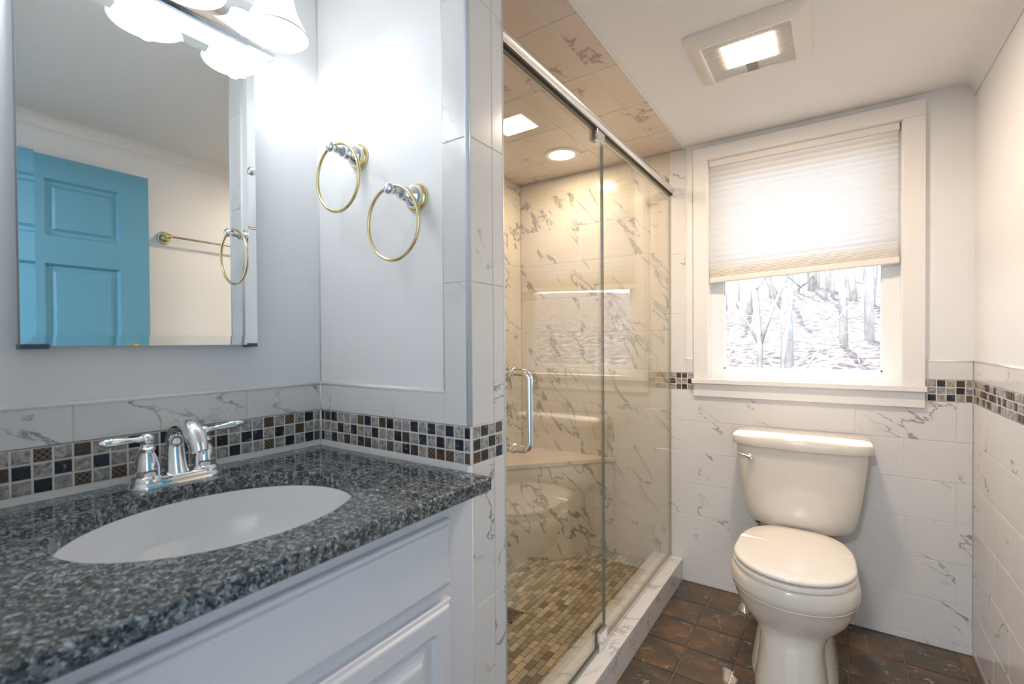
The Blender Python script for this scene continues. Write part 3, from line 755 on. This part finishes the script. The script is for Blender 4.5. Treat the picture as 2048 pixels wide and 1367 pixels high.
for i in range(3):
    y = -.1815 - .1837*i
    b = BM()
    lathe(b, [(.017, 0), (.017, .01), (.010, .014)], (.045, y, 1.955), (1, 0, 0), 20)
    tube(b, bez((.05, y, 1.955), (.09, y, 1.955), (LX, y, 1.99), (LX, y, 2.045), 12), .007, 14)
    lathe(b, [(.012, .05), (.026, .045), (.028, .02), (.024, .0), (.012, -.004)], (LX, y, 2.005), seg=24)
    obj('lamp_arm', b, CHROME, bar, True, 40)
    b = BM()
    po = [(.028, 2.012), (.034, 1.998), (.038, 1.980), (.042, 1.962), (.048, 1.945), (.056, 1.928), (.063, 1.914), (.0672, 1.905), (.0678, 1.902), (.066, 1.9005)]
    pi_ = [(.064, 1.904), (.060, 1.914), (.053, 1.929), (.045, 1.946), (.039, 1.963), (.035, 1.98), (.031, 1.997), (.026, 2.008)]
    lathe(b, po+pi_, (LX, y, 0), seg=48, cap=False)
    bs_ = obj('bell_shade', b, OPAL, bar, True)
    b = BM(); tube(b, [(LX+.0676*math.cos(a), y+.0676*math.sin(a), 1.9015) for a in [2*PI*k/48 for k in range(48)]], .0022, 8, closed=True); obj('shade_rim', b, RIM, bs_, True)
    b = BM(); lathe(b, [(.010, .075), (.012, .06), (.020, .045), (.027, .03), (.029, .015), (.024, 0), (.012, -.009), (.001, -.012)], (LX, y, 1.925), seg=24, cap=False)
    obj('bulb', b, BULB, bs_, True)
    d = bpy.data.lights.new('bulb_light', 'POINT'); d.energy = 0.8; d.color = (.88, .95, 1); d.shadow_soft_size = .02
    o = bpy.data.objects.new('bulb_light', d); C.objects.link(o); o.parent = bar; o.location = Vector((LX, y, 1.885))-bar.location

# ------------------------------------------------------------------ mirror
mir = empty('wall_mirror', (0, -.385, 1.193)); tag(mir, 'frameless mirror with dark corner clips above the sink', 'mirror')
my0, my1, mz0, mz1 = -.587, -.181, 1.193, 1.862
b = BM(); box(b, -.005, .0165, my0+.001, my1-.001, mz0+.001, mz1-.001); obj('mirror_back', b, pbr('mirror_edge_grey', (.22, .27, .32), .2, .6), mir)
b = BM(); w = .020
o4 = [(my0, mz0), (my1, mz0), (my1, mz1), (my0, mz1)]; i4 = [(my0+w, mz0+w), (my1-w, mz0+w), (my1-w, mz1-w), (my0+w, mz1-w)]
vo = [b.verts.new((.0185, y, z)) for y, z in o4]; vi = [b.verts.new((.0200, y, z)) for y, z in i4]; vb = [b.verts.new((.0166, y, z)) for y, z in o4]
b.faces.new(vi)
for i in range(4):
    j = (i+1) % 4; b.faces.new((vo[i], vo[j], vi[j], vi[i])); q = b.faces.new((vb[i], vb[j], vo[j], vo[i]))
obj('mirror_glass', b, MIRR, mir)
for (y, z) in ((my0+.006, mz0), (my1-.024, mz0)):
    b = BM(); box(b, -.004, .0225, y-.008 if y < -.4 else y, y+.030 if y < -.4 else y+.022, z-.005, z+.0035, .001); obj('mirror_clip', b, CLIP, mir)

# ------------------------------------------------------------------ towel rings and bar
def rosette(b1, b2, org, ax):
    lathe(b1, [(.033, 0), (.0335, .004), (.031, .009), (.0275, .011), (.0265, .015)], org, ax, 40)           # brass rim
    lathe(b2, [(.0265, .013), (.026, .018), (.022, .024), (.0155, .029), (.0125, .033), (.0155, .036), (.0165, .040), (.0135, .044), (.011, .046),
               (.0145, .049), (.0145, .053), (.0125, .057), (.0095, .062), (.0095, .072), (.0075, .076), (.0100, .079), (.0130, .084), (.0130, .088), (.0100, .093), (.006, .0955), (.001, .0965)], org, ax, 32)
for (x, z, cx, lab) in ((.170, 1.668, .177, 'towel ring nearer the mirror, brass and chrome, mounted higher'), (.374, 1.530, .369, 'towel ring nearer the shower, brass and chrome, mounted lower')):
    t = empty('towel_ring', (x, .006, z)); tag(t, lab, 'towel ring', 'pair of towel rings')
    b1, b2 = BM(), BM(); rosette(b1, b2, (x, .006, z), (0, -1, 0))
    obj('rosette_rim', b1, BRASS, t, True, 40); obj('post', b2, CHROME, t, True, 50)
    b = BM(); rc = .080
    tube(b, [(cx+rc*math.sin(a), -.066-.004*math.cos(a), z-.072+rc*math.cos(a)) for a in [2*PI*k/72 for k in range(72)]],   .0040, 14, closed=True)
    obj('ring', b, BRASS, t, True)
tb = empty('towel_bar', (X3+.004, .45, 1.722)); tag(tb, 'towel bar on the opposite wall, seen in the mirror', 'towel bar')
for y in (.200, .70):
    b1, b2 = BM(), BM(); o3 = (X3+.004, y, 1.722)
    lathe(b1, [(.033, 0), (.0335, .004), (.031, .009), (.0275, .011), (.0265, .015)], o3, (-1, 0, 0), 32)
    lathe(b2, [(.0265, .013), (.022, .022), (.012, .03), (.0155, .036), (.011, .046), (.0105, .055), (.013, .06), (.013, .07), (.006, .076), (.001, .077)], o3, (-1, 0, 0), 24)
    obj('rosette_rim', b1, CHROME, tb, True, 40); obj('post', b2, BRASS, tb, True, 50)
b = BM(); tube(b, [(X3-.060, .197, 1.722), (X3-.060, .703, 1.722)], .0055, 16); obj('rail', b, NICKEL, tb, True, 50)

# ------------------------------------------------------------------ blue panel door, standing open along the right wall
dr = empty('door_1', (1.57, -.70, 0)); dr['kind'] = 'structure'
dy1, dy0, dx0, dx1 = .120, -.705, 1.555, 1.589
def door_mesh():
    b = BM()
    ys = [dy0, dy0+.110, dy0+.110+.2525, dy1-.110-.2525, dy1-.110, dy1]
    zs_ = [.01, .24, .76, .86, 1.537, 1.650, 1.888, 1.982]
    st = []
    box(b, dx0, dx1, ys[0], ys[1], zs_[0], zs_[-1]); box(b, dx0, dx1, ys[4], ys[5], zs_[0], zs_[-1]); 
    for a, c in ((.01, .24), (.76, .86), (1.537, 1.650), (1.888, 1.982)): box(b, dx0, dx1, ys[1], ys[4], a, c)
    for a, c in ((.24, .76), (.86, 1.537), (1.650, 1.888)): box(b, dx0, dx1, ys[2], ys[3], a, c)
    return b, ys
b, ys = door_mesh(); obj('door_frame', b, BLUE, dr)
for (ya_, yb_) in ((ys[1], ys[2]), (ys[3], ys[4])):
    for a, c in ((.24, .76), (.86, 1.537), (1.650, 1.888)):
        b = BM()
        def rr_(i, x): return [Vector((x, y, z)) for y, z in ((ya_+i, a+i), (yb_-i, a+i), (yb_-i, c-i), (ya_+i, c-i))]
        v_ = rings(b, [rr_(-.001, dx0+.001), rr_(.004, dx0+.004), rr_(.010, dx0+.012), rr_(.024, dx0+.013), rr_(.036, dx0+.005)], cap=False); b.faces.new(v_[-1])
        v_ = rings(b, [rr_(-.001, dx1-.001), rr_(.010, dx1-.012), rr_(.036, dx1-.005)], cap=False); b.faces.new(v_[-1])
        obj('door_panel', b, BLUE, dr)
b = BM()
lathe(b, [(.032, 0), (.032, .004), (.012, .01), (.012, .035), (.024, .045), (.028, .058), (.02, .07), (.001, .073)], (dx0, dy1-.06, .94), (-1, 0, 0), 28)
obj('door_knob', b, BRASS, dr, True, 40)

# ------------------------------------------------------------------ vanity
CT = .917
van = empty('vanity_cabinet', (.27, -.37, 0)); tag(van, 'white painted vanity cabinet under the dark granite top', 'cabinet')
b = BM(); CF = .536
box(b, .0, CF, YF+.004, -.0035, .10, .715); box(b, .0, .46, YF+.004, -.0035, 0, .10)
box(b, CF-.02, CF, YF+.004, -.0035, .715, CT-.030); box(b, 0, CF-.02, YF+.004, YF+.02, .715, CT-.030); box(b, 0, CF-.02, -.018, -.0035, .715, CT-.030)
obj('carcass', b, CABP, van)
def slab(b, y0, y1, z0, z1, raised=False):
    def rr2(i, x, rad=None):
        return [Vector((x, y, z)) for y, z in ((y0+i, z0+i), (y1-i, z0+i), (y1-i, z1-i), (y0+i, z1-i))]
    e = [rr2(0, CF), rr2(0, CF+.010), rr2(.002, CF+.0125), rr2(.008, CF+.0135), rr2(.011, CF+.0175), rr2(.014, CF+.019)]
    if not raised: rings(b, e); return
    def rc(i, x, rad, n=5):
        out = []
        for cy, cz, a0 in ((y1-i-rad, z1-i-rad, 0), (y0+i+rad, z1-i-rad, PI/2), (y0+i+rad, z0+i+rad, PI), (y1-i-rad, z0+i+rad, 1.5*PI)):
            for k in range(n): 
                a = a0+PI/2*k/(n-1); out.append(Vector((x, cy+rad*math.cos(a), cz+rad*math.sin(a))))
        return out
    rings(b, [rc(0, CF, .0005), rc(0, CF+.010, .0005), rc(.002, CF+.0125, .001), rc(.008, CF+.0135, .001), rc(.011, CF+.0175, .002), rc(.014, CF+.019, .002),
              rc(.045, CF+.019, .014), rc(.048, CF+.017, .014), rc(.052, CF+.009, .012), rc(.066, CF+.008, .004), rc(.072, CF+.011, .002), rc(.082, CF+.014, .002), rc(.086, CF+.018, .002), rc(.090, CF+.019, .002)])
b = BM(); slab(b, YF+.05, -.0855, .7155, .849); obj('drawer_front', b, CABP, van)
for (a, c) in ((-.418, -.0855), (YF+.05, -.424)):
    b = BM(); slab(b, a, c, .13, .692, True); obj('cabinet_door', b, CABP, van)
# granite top with the oval cut-out
SC = Vector((.3074, -.3924)); SA, SB = .1917, .2219
def granite_top():
    b = BM(); x0, x1, y0, y1 = -.0055, .5865, YF+.002, -.0015; z0, z1 = CT-.0295, CT
    ang = [math.atan2(y-SC.y, x-SC.x) for x, y in ((x0, y0), (x1, y0), (x1, y1), (x0, y1))]
    A = sorted(set([round(2*PI*k/96-PI, 6) for k in range(96)] + ang))
    def outer(a):
        c, s = math.cos(a), math.sin(a); t = 1e9
        if c > 1e-9: t = min(t, (x1-SC.x)/c)
        if c < -1e-9: t = min(t, (x0-SC.x)/c)
        if s > 1e-9: t = min(t, (y1-SC.y)/s)
        if s < -1e-9: t = min(t, (y0-SC.y)/s)
        return (SC.x+c*t, SC.y+s*t)
    def ell(a, g):
        c, s = math.cos(a), math.sin(a); t = 1/math.sqrt((c/(SA+g))**2+(s/(SB+g))**2); return (SC.x+c*t, SC.y+s*t)
    R_ = []
    def ring(f_, z, inset=0):
        out = []
        for a in A:
            x, y = f_(a)
            if inset: x = min(max(x, x0+inset), x1-inset); y = min(max(y, y0+inset), y1-inset)
            out.append(Vector((x, y, z)))
        return out
    e = .0035
    seq = [ring(outer, z0+e*.6, 0), ring(outer, z1-e, 0), ring(outer, z1-e*.3, e*.3), ring(outer, z1, e), ring(lambda a: ell(a, .0035), z1), ring(lambda a: ell(a, .001), z1-.001), ring(lambda a: ell(a, 0), z1-.0035), ring(lambda a: ell(a, 0), z0), ring(outer, z0, e*.6)]
    rings(b, seq, closed=True, cap=False)
    return b
top = obj('countertop', granite_top(), GRAN, None, True, 12); tag(top, 'speckled blue-grey granite countertop around the oval sink', 'countertop')
# sink bowl
sk = empty('undermount_sink', (SC.x, SC.y, CT-.03)); tag(sk, 'white oval undermount sink in the granite top', 'sink')
b = BM(); sec = []
def er(k, z, n=64): return [Vector((SC.x+(SA)*k*math.cos(2*PI*j/n), SC.y+SB*k*math.sin(2*PI*j/n), z)) for j in range(n)]
z0 = CT-.0297
prof = [(1.10, 0), (1.0, -.0002), (.995, -.006), (.985, -.03), (.95, -.065), (.87, -.10), (.72, -.128), (.50, -.142), (.25, -.148), (.12, -.150), (.12, -.160), (.27, -.158), (.52, -.152), (.75, -.138), (.92, -.105), (1.0, -.065), (1.03, -.03), (1.05, -.012), (1.10, -.008)]
rings(b, [er(k, z0+h) for k, h in prof], closed=True); obj('basin', b, WHITEC, sk, True, 60)
b = BM(); lathe(b, [(.026, -.149), (.026, -.146), (.022, -.1455), (.018, -.150), (.001, -.150)], (SC.x, SC.y, z0), seg=28, cap=False); obj('sink_drain', b, CHROME, sk, True, 40)
# faucet
FX, FY = .062, -.372
fa = empty('sink_faucet', (FX, FY, CT)); tag(fa, 'chrome two-handle faucet with arched spout behind the sink', 'faucet')
def stadium(L_, r, z, n=12):
    out = []
    for k in range(n+1): a = PI*k/n; out.append(Vector((FX+r*math.cos(a), FY+L_+r*math.sin(a), z)))
    for k in range(n+1): a = PI+PI*k/n; out.append(Vector((FX+r*math.cos(a), FY-L_+r*math.sin(a), z)))
    return out
b = BM(); rings(b, [stadium(.052, .030, CT), stadium(.052, .030, CT+.004), stadium(.052, .027, CT+.007), stadium(.052, .0255, CT+.012), stadium(.052, .0235, CT+.016), stadium(.051, .021, CT+.018)])
obj('base_plate', b, CHROME, fa, True, 50)
for s in (-1, 1):
    hy_ = FY + s*.051
    b = BM(); lathe(b, [(.0265, .012), (.0255, .018), (.021, .022), (.0215, .030), (.0205, .042), (.0165, .058), (.0128, .066), (.0125, .070), (.0150, .0725), (.0150, .0755), (.0120, .078), (.0095, .084)], (FX, hy_, CT), seg=36)
    hb = obj('valve_body', b, CHROME, fa, True, 50)
    b = BM(); zt = CT+.092
    ball(b, (FX, hy_, zt), .0125, 24, (1, 1, 1)); lathe(b, [(.009, -.012), (.0105, -.006), (.009, 0)], (FX, hy_, zt), seg=24)
    dirv = Vector((.16, s, .04 if s < 0 else .10)).normalized()
    pts = [Vector((FX, hy_, zt+.002)) + dirv*t for t in (.008, .014, .022, .034, .046, .058, .068, .074, .078)]
    tube(b, pts, [.0065, .0058, .0050, .0062, .0082, .0090, .0078, .0055, .0022], 20)
    obj('lever_handle', b, CHROME, hb, True, 50)
b = BM()
sp = [Vector((FX, FY, CT+.012)), Vector((FX-.004, FY, CT+.03)), Vector((FX-.007, FY, CT+.055))] + bez((FX-.008, FY, CT+.075), (FX-.004, FY, CT+.122), (FX+.052, FY, CT+.134), (FX+.088, FY, CT+.096), 14) + [Vector((FX+.097, FY, CT+.083)), Vector((FX+.1015, FY, CT+.071))]
rad = [.022, .0195, .0180] + [.0170-.0002*k for k in range(9)] + [.0152+.0006*k for k in range(6)] + [.0165, .0150]
tube(b, sp, rad[:len(sp)], 28)
obj('spout', b, CHROME, fa, True, 50)
b = BM(); lathe(b, [(.003, 0), (.003, .07), (.0035, .072), (.008, .076), (.009, .082), (.008, .088), (.004, .092), (.001, .093)], (FX-.022, FY+.006, CT+.012), seg=18); obj('lift_rod', b, CHROME, fa, True, 50)

# ------------------------------------------------------------------ toilet
TX = 1.052
wc = empty('toilet', (TX, 1.2, 0)); tag(wc, 'cream two-piece toilet with closed lid below the window', 'toilet')
def egg(w, ym, yf, yb, z, nf=2.0, nb=2.4, n=48, cx=TX):
    out = []
    for k in range(n):
        a = 2*PI*k/n; c, s = math.cos(a), math.sin(a)
        p = nf if s < 0 else nb
        X = cx + w*math.copysign(abs(c)**(2/p), c)
        Y = ym + ((ym-yf) if s < 0 else (yb-ym))*math.copysign(abs(s)**(2/p), s)
        out.append(Vector((X, Y, z)))
    return out
b = BM()
rings(b, [egg(.113, 1.12, .965, 1.47, 0, 2.6, 3), egg(.113, 1.12, .966, 1.47, .02, 2.6, 3), egg(.106, 1.12, .975, 1.47, .06, 2.6, 3), egg(.098, 1.12, .990, 1.46, .13, 2.6, 3), egg(.098, 1.12, 1.005, 1.45, .18, 2.5, 3),
          egg(.112, 1.12, 1.012, 1.45, .21, 2.3, 3), egg(.138, 1.12, 1.0, 1.45, .235, 2.1, 2.8), egg(.163, 1.12, .978, 1.45, .265, 2, 2.6), egg(.180, 1.13, .958, 1.45, .30, 2, 2.5),
          egg(.1875, 1.13, .948, 1.45, .327, 2, 2.5), egg(.1895, 1.13, .946, 1.45, .330, 2, 2.5), egg(.1885, 1.13, .947, 1.45, .332, 2, 2.5), egg(.1925, 1.13, .943, 1.45, .337, 2, 2.5),
          egg(.1955, 1.13, .940, 1.45, .355, 2, 2.5), egg(.1945, 1.13, .941, 1.45, .380, 2, 2.5), egg(.189, 1.13, .946, 1.45, .396, 2, 2.5), egg(.182, 1.13, .955, 1.45, .400, 2, 2.5)])
# trapway skirt behind the column
rings(b, [egg(.137, 1.25, 1.03, 1.53, 0, 2.6, 3), egg(.137, 1.25, 1.03, 1.53, .015, 2.6, 3), egg(.130, 1.25, 1.045, 1.53, .05, 2.5, 3), egg(.118, 1.27, 1.07, 1.53, .13, 2.4, 3), egg(.105, 1.29, 1.11, 1.52, .22, 2.3, 3), egg(.10, 1.3, 1.14, 1.52, .32, 2.3, 3)])
# tank deck
rings(b, [egg(.100, 1.44, 1.36, 1.60, .30, 4, 5), egg(.120, 1.44, 1.36, 1.60, .36, 4, 5), egg(.125, 1.44, 1.36, 1.60, .395, 4, 5), egg(.120, 1.44, 1.365, 1.595, .400, 4, 5)])
obj('bowl', b, PORC, wc, True, 50)
b = BM(); rings(b, [egg(.180, 1.14, .945, 1.418, .4005, 2, 2.9), egg(.188, 1.14, .937, 1.424, .4035, 2, 2.9), egg(.188, 1.14, .937, 1.424, .414, 2, 2.9), egg(.182, 1.14, .943, 1.418, .4175, 2, 2.9)])
obj('toilet_seat', b, SEATM, wc, True, 50)
b = BM(); rings(b, [egg(.176, 1.14, .950, 1.42, .4225, 2, 2.9), egg(.185, 1.14, .940, 1.428, .4245, 2, 2.9), egg(.187, 1.14, .938, 1.43, .430, 2, 2.9), egg(.184, 1.14, .941, 1.427, .4365, 2, 2.9), egg(.176, 1.14, .950, 1.42, .4400, 2, 2.9), egg(.12, 1.14, 1.0, 1.38, .4425, 2, 2.9), egg(.03, 1.14, 1.1, 1.2, .443, 2, 2.9)])
lid = obj('toilet_lid', b, SEATM, wc, True, 60)
b = BM()
b.free()
for s in (-1, 1):
    b = BM(); box(b, TX+s*.075-.018, TX+s*.075+.018, 1.400, 1.430, .400, .428, .006, 3); obj('seat_hinge', b, SEATM, wc, True, 40)
b = BM()
b.free()
for x, y in ((TX-.1, 1.15), (TX+.1, 1.15), (TX, 1.0)):
    b = BM(); box(b, x-.008, x+.008, y-.008, y+.008, .417, .4235); obj('seat_bumper', b, DARK, lid)
# tank: rounded front, tapering down
def tk(w, yf, yb, z, bulge=.018, r=.02, n=10):
    out = []
    for k in range(2*n+1):          # curved front from left to right
        t = -1+k/n; X = TX+w*t
        e = 1-abs(t)**6
        Y = yf - bulge*(1-t*t) + (1-e)*.035
        out.append(Vector((X, Y, z)))
    out += [Vector((TX+w, yb, z)), Vector((TX, yb, z)), Vector((TX-w, yb, z))]
    return out
b = BM()
rings(b, [tk(.125, 1.50, 1.60, .412, .012), tk(.155, 1.475, 1.615, .416, .014), tk(.175, 1.462, 1.622, .428, .016), tk(.188, 1.455, 1.625, .450, .017), tk(.198, 1.452, 1.625, .485, .018), tk(.208, 1.450, 1.625, .54, .018), tk(.219, 1.448, 1.625, .62, .018), tk(.228, 1.446, 1.625, .70, .018), tk(.232, 1.445, 1.625, .752, .018)])
tank = obj('tank', b, PORC, wc, True, 50)
b = BM()
rings(b, [tk(.236, 1.439, 1.630, .751, .020), tk(.243, 1.434, 1.634, .753, .021), tk(.246, 1.432, 1.636, .760, .021), tk(.246, 1.432, 1.636, .782, .021), tk(.243, 1.436, 1.634, .793, .021), tk(.235, 1.446, 1.630, .800, .020), tk(.20, 1.48, 1.61, .8035, .016), tk(.05, 1.54, 1.58, .805, .002)])
obj('tank_lid', b, PORC, wc, True, 50)
b = BM()
lx, ly, lz = TX-.172, 1.441, .708
lathe(b, [(.013, 0), (.0155, -.004), (.0155, -.012), (.010, -.018), (.001, -.019)], (lx, ly-.002, lz), (0, 1, 0), 24)
tube(b, [(lx, ly-.016, lz), (lx-.02, ly-.018, lz+.004), (lx-.045, ly-.016, lz+.010)], [.006, .0045, .0035], 12)
obj('flush_lever', b, CHROME, tank, True, 50)
# water supply valve
sv = empty('supply_valve', (.845, 1.53, 0)); tag(sv, 'chrome water supply valve with hose on the floor left of the toilet', 'supply valve')
b = BM(); lathe(b, [(.030, 0), (.029, .003), (.016, .022), (.011, .03)], (.845, 1.53, .0), seg=28); obj('escutcheon', b, CHROME, sv, True, 50)
b = BM(); tube(b, [(.845, 1.53, .02), (.845, 1.53, .07)], .008, 14); ball(b, (.845, 1.53, .075), .014, 16); lathe(b, [(.012, 0), (.016, .006), (.016, .016), (.01, .02)], (.845, 1.516, .075), (0, -1, 0), 16); obj('valve', b, CHROME, sv, True, 50)
b = BM(); tube(b, bez((.845, 1.53, .085), (.835, 1.54, .2), (.90, 1.60, .25), (.895, 1.585, .40), 18), .0055, 12); obj('supply_hose', b, HOSE, sv, True)
b = BM(); lathe(b, [(.013, 0), (.013, .03), (.010, .034)], (.895, 1.585, .385), seg=8); obj('hose_nut', b, DARK, sv)

# ------------------------------------------------------------------ outside: hillside and bare trees
b = BM(); box(b, -3, 5, Y2+.13, 2.23, 2.36, 2.48); box(b, -3, 5, 2.23, 2.262, 2.34, 2.50)  # unseen eave, added and sized to cut off the upper part of the sunbeam
struct('sun_cut_eave', b, TRIMP)
def hz(x, y):
    t = max(0, y-3)
    return -.15 + .175*t - .0008*t*t + .25*math.sin(x*.35+.6)*min(1, t/6) + .12*math.sin(y*.9+x*.6) + .02*x*min(1, t/10)
b = BM(); nx, ny = 60, 60; G = []
for j in range(ny+1):
    y = 1.9 + 38*(j/ny)**1.6; row = []
    for i in range(nx+1):
        x = -26 + 52*i/nx; row.append(b.verts.new((x, y, hz(x, y) + random.uniform(-.02, .02)*min(1, y/8))))
    G.append(row)
for j in range(ny):
    for i in range(nx): b.faces.new((G[j][i], G[j][i+1], G[j+1][i+1], G[j+1][i]))
LEAF = stone('leaf_litter', [(.36, (.03, .025, .022)), (.46, (.10, .082, .073)), (.54, (.215, .18, .165)), (.64, (.36, .32, .30))], 13, .9, .8, 0, stretch=(.6, .6, 1))
gr = obj('hillside', b, LEAF, None, True); gr['kind'] = 'structure'
BARK = stone('grey_bark', [(.3, (.22, .22, .21)), (.5, (.38, .38, .37)), (.7, (.54, .54, .52))], 9, .85, .8, 0, stretch=(1, 1, .35))
def tree(name, x, y, r, h, lean=(0, 0), forks=(), twigs=10, seed=0, label='', group=None, cat='tree'):
    R = random.Random(seed); b = BM(); z0 = hz(x, y)-.15
    def trunk(p, d, L_, r0_, r1_, n=7, wob=.02):
        pts = []; q = Vector(p); d = Vector(d).normalized()
        for k in range(n+1):
            pts.append(q.copy()); q = q + d*(L_/n) + Vector((R.uniform(-1, 1), R.uniform(-1, 1), 0))*wob*L_/n*2
        tube(b, pts, [r0_+(r1_-r0_)*k/n for k in range(n+1)], 9)
        return pts
    P = trunk((x, y, z0), (lean[0], lean[1], 1), h, r, r*.45, 9)
    for (hf, dx, dy, L_, k) in forks:
        i = min(len(P)-1, int(hf/h*9)); trunk(P[i], (dx, dy, 1), L_, r*k, r*k*.35, 6, .05)
    for t in range(twigs):
        i = R.randint(2, 8); a = R.uniform(0, 2*PI)
        q = trunk(P[i], (math.cos(a), math.sin(a), R.uniform(.1, .9)), R.uniform(.5, 1.6)*min(1.5, max(.6, r*12)), r*.16+.004, .003, 5, .12)
        for _ in range(2):
            a = R.uniform(0, 2*PI); trunk(q[R.randint(1, 4)], (math.cos(a), math.sin(a), R.uniform(0, .8)), R.uniform(.3, .7), .006, .002, 3, .15)
    o = obj(name, b, BARK, None, True); tag(o, label, cat, group); return o
tree('bare_tree', .62, 7.0, .085, 9, (.012, 0), ((1.1, -.35, 0, 5, .5),), 12, 1, 'thick grey bare tree trunk left of the window centre')
tree('bare_tree', .33, 6.4, .04, 7, (-.03, .02), ((1.5, .4, .1, 3, .6), (1.2, -.5, 0, 2.5, .5)), 12, 2, 'forked grey sapling just left of the thickest trunk')
tree('bare_tree', 1.30, 8.5, .062, 9, (.0, 0), (), 9, 3, 'slim straight bare tree right of the window centre')
tree('bare_tree', 1.66, 9.2, .075, 9, (.01, 0), (), 9, 4, 'pale bare tree near the right edge of the window')
tree('bare_tree', .62, 4.9, .022, 2.6, (.10, .02), ((.8, .6, 0, 1.2, .7),), 7, 5, 'thin leaning sapling in front of the thickest trunk')
tree('bare_tree', -1.0, 9.4, .05, 8, (-.02, 0), (), 10, 6, 'slender bare tree near the left edge of the window')
R = random.Random(33)
for i in range(26):
    y = R.uniform(13, 30); x = 1.17 + (y+.79)*R.uniform(-.34, .08)
    tree('bare_tree', x, y, R.uniform(.05, .11), R.uniform(8, 12), (R.uniform(-.05, .05), 0), (), 6, 50+i, 'thin distant bare tree on the hillside beyond the window', 'distant bare trees on the hillside')
b = BM(); R = random.Random(8)
for i in range(150):
    y = 3.5+R.random()**1.3*14; x = 1.17+(y+.79)*R.uniform(-.38, .14); a = R.uniform(0, PI); L_ = R.uniform(.15, .9)
    z = hz(x, y)+.02; p = Vector((x, y, z)); q = p+Vector((math.cos(a)*L_, math.sin(a)*L_, R.uniform(-.02, .22)*L_))
    tube(b, [p, (p+q)/2+Vector((0, 0, R.uniform(-.02, .05))), q], [.010, .008, .003], 5)
o = obj('fallen_branches', b, BARK); tag(o, 'fallen sticks and branches scattered over the leafy hillside', 'branches', None, 'stuff')
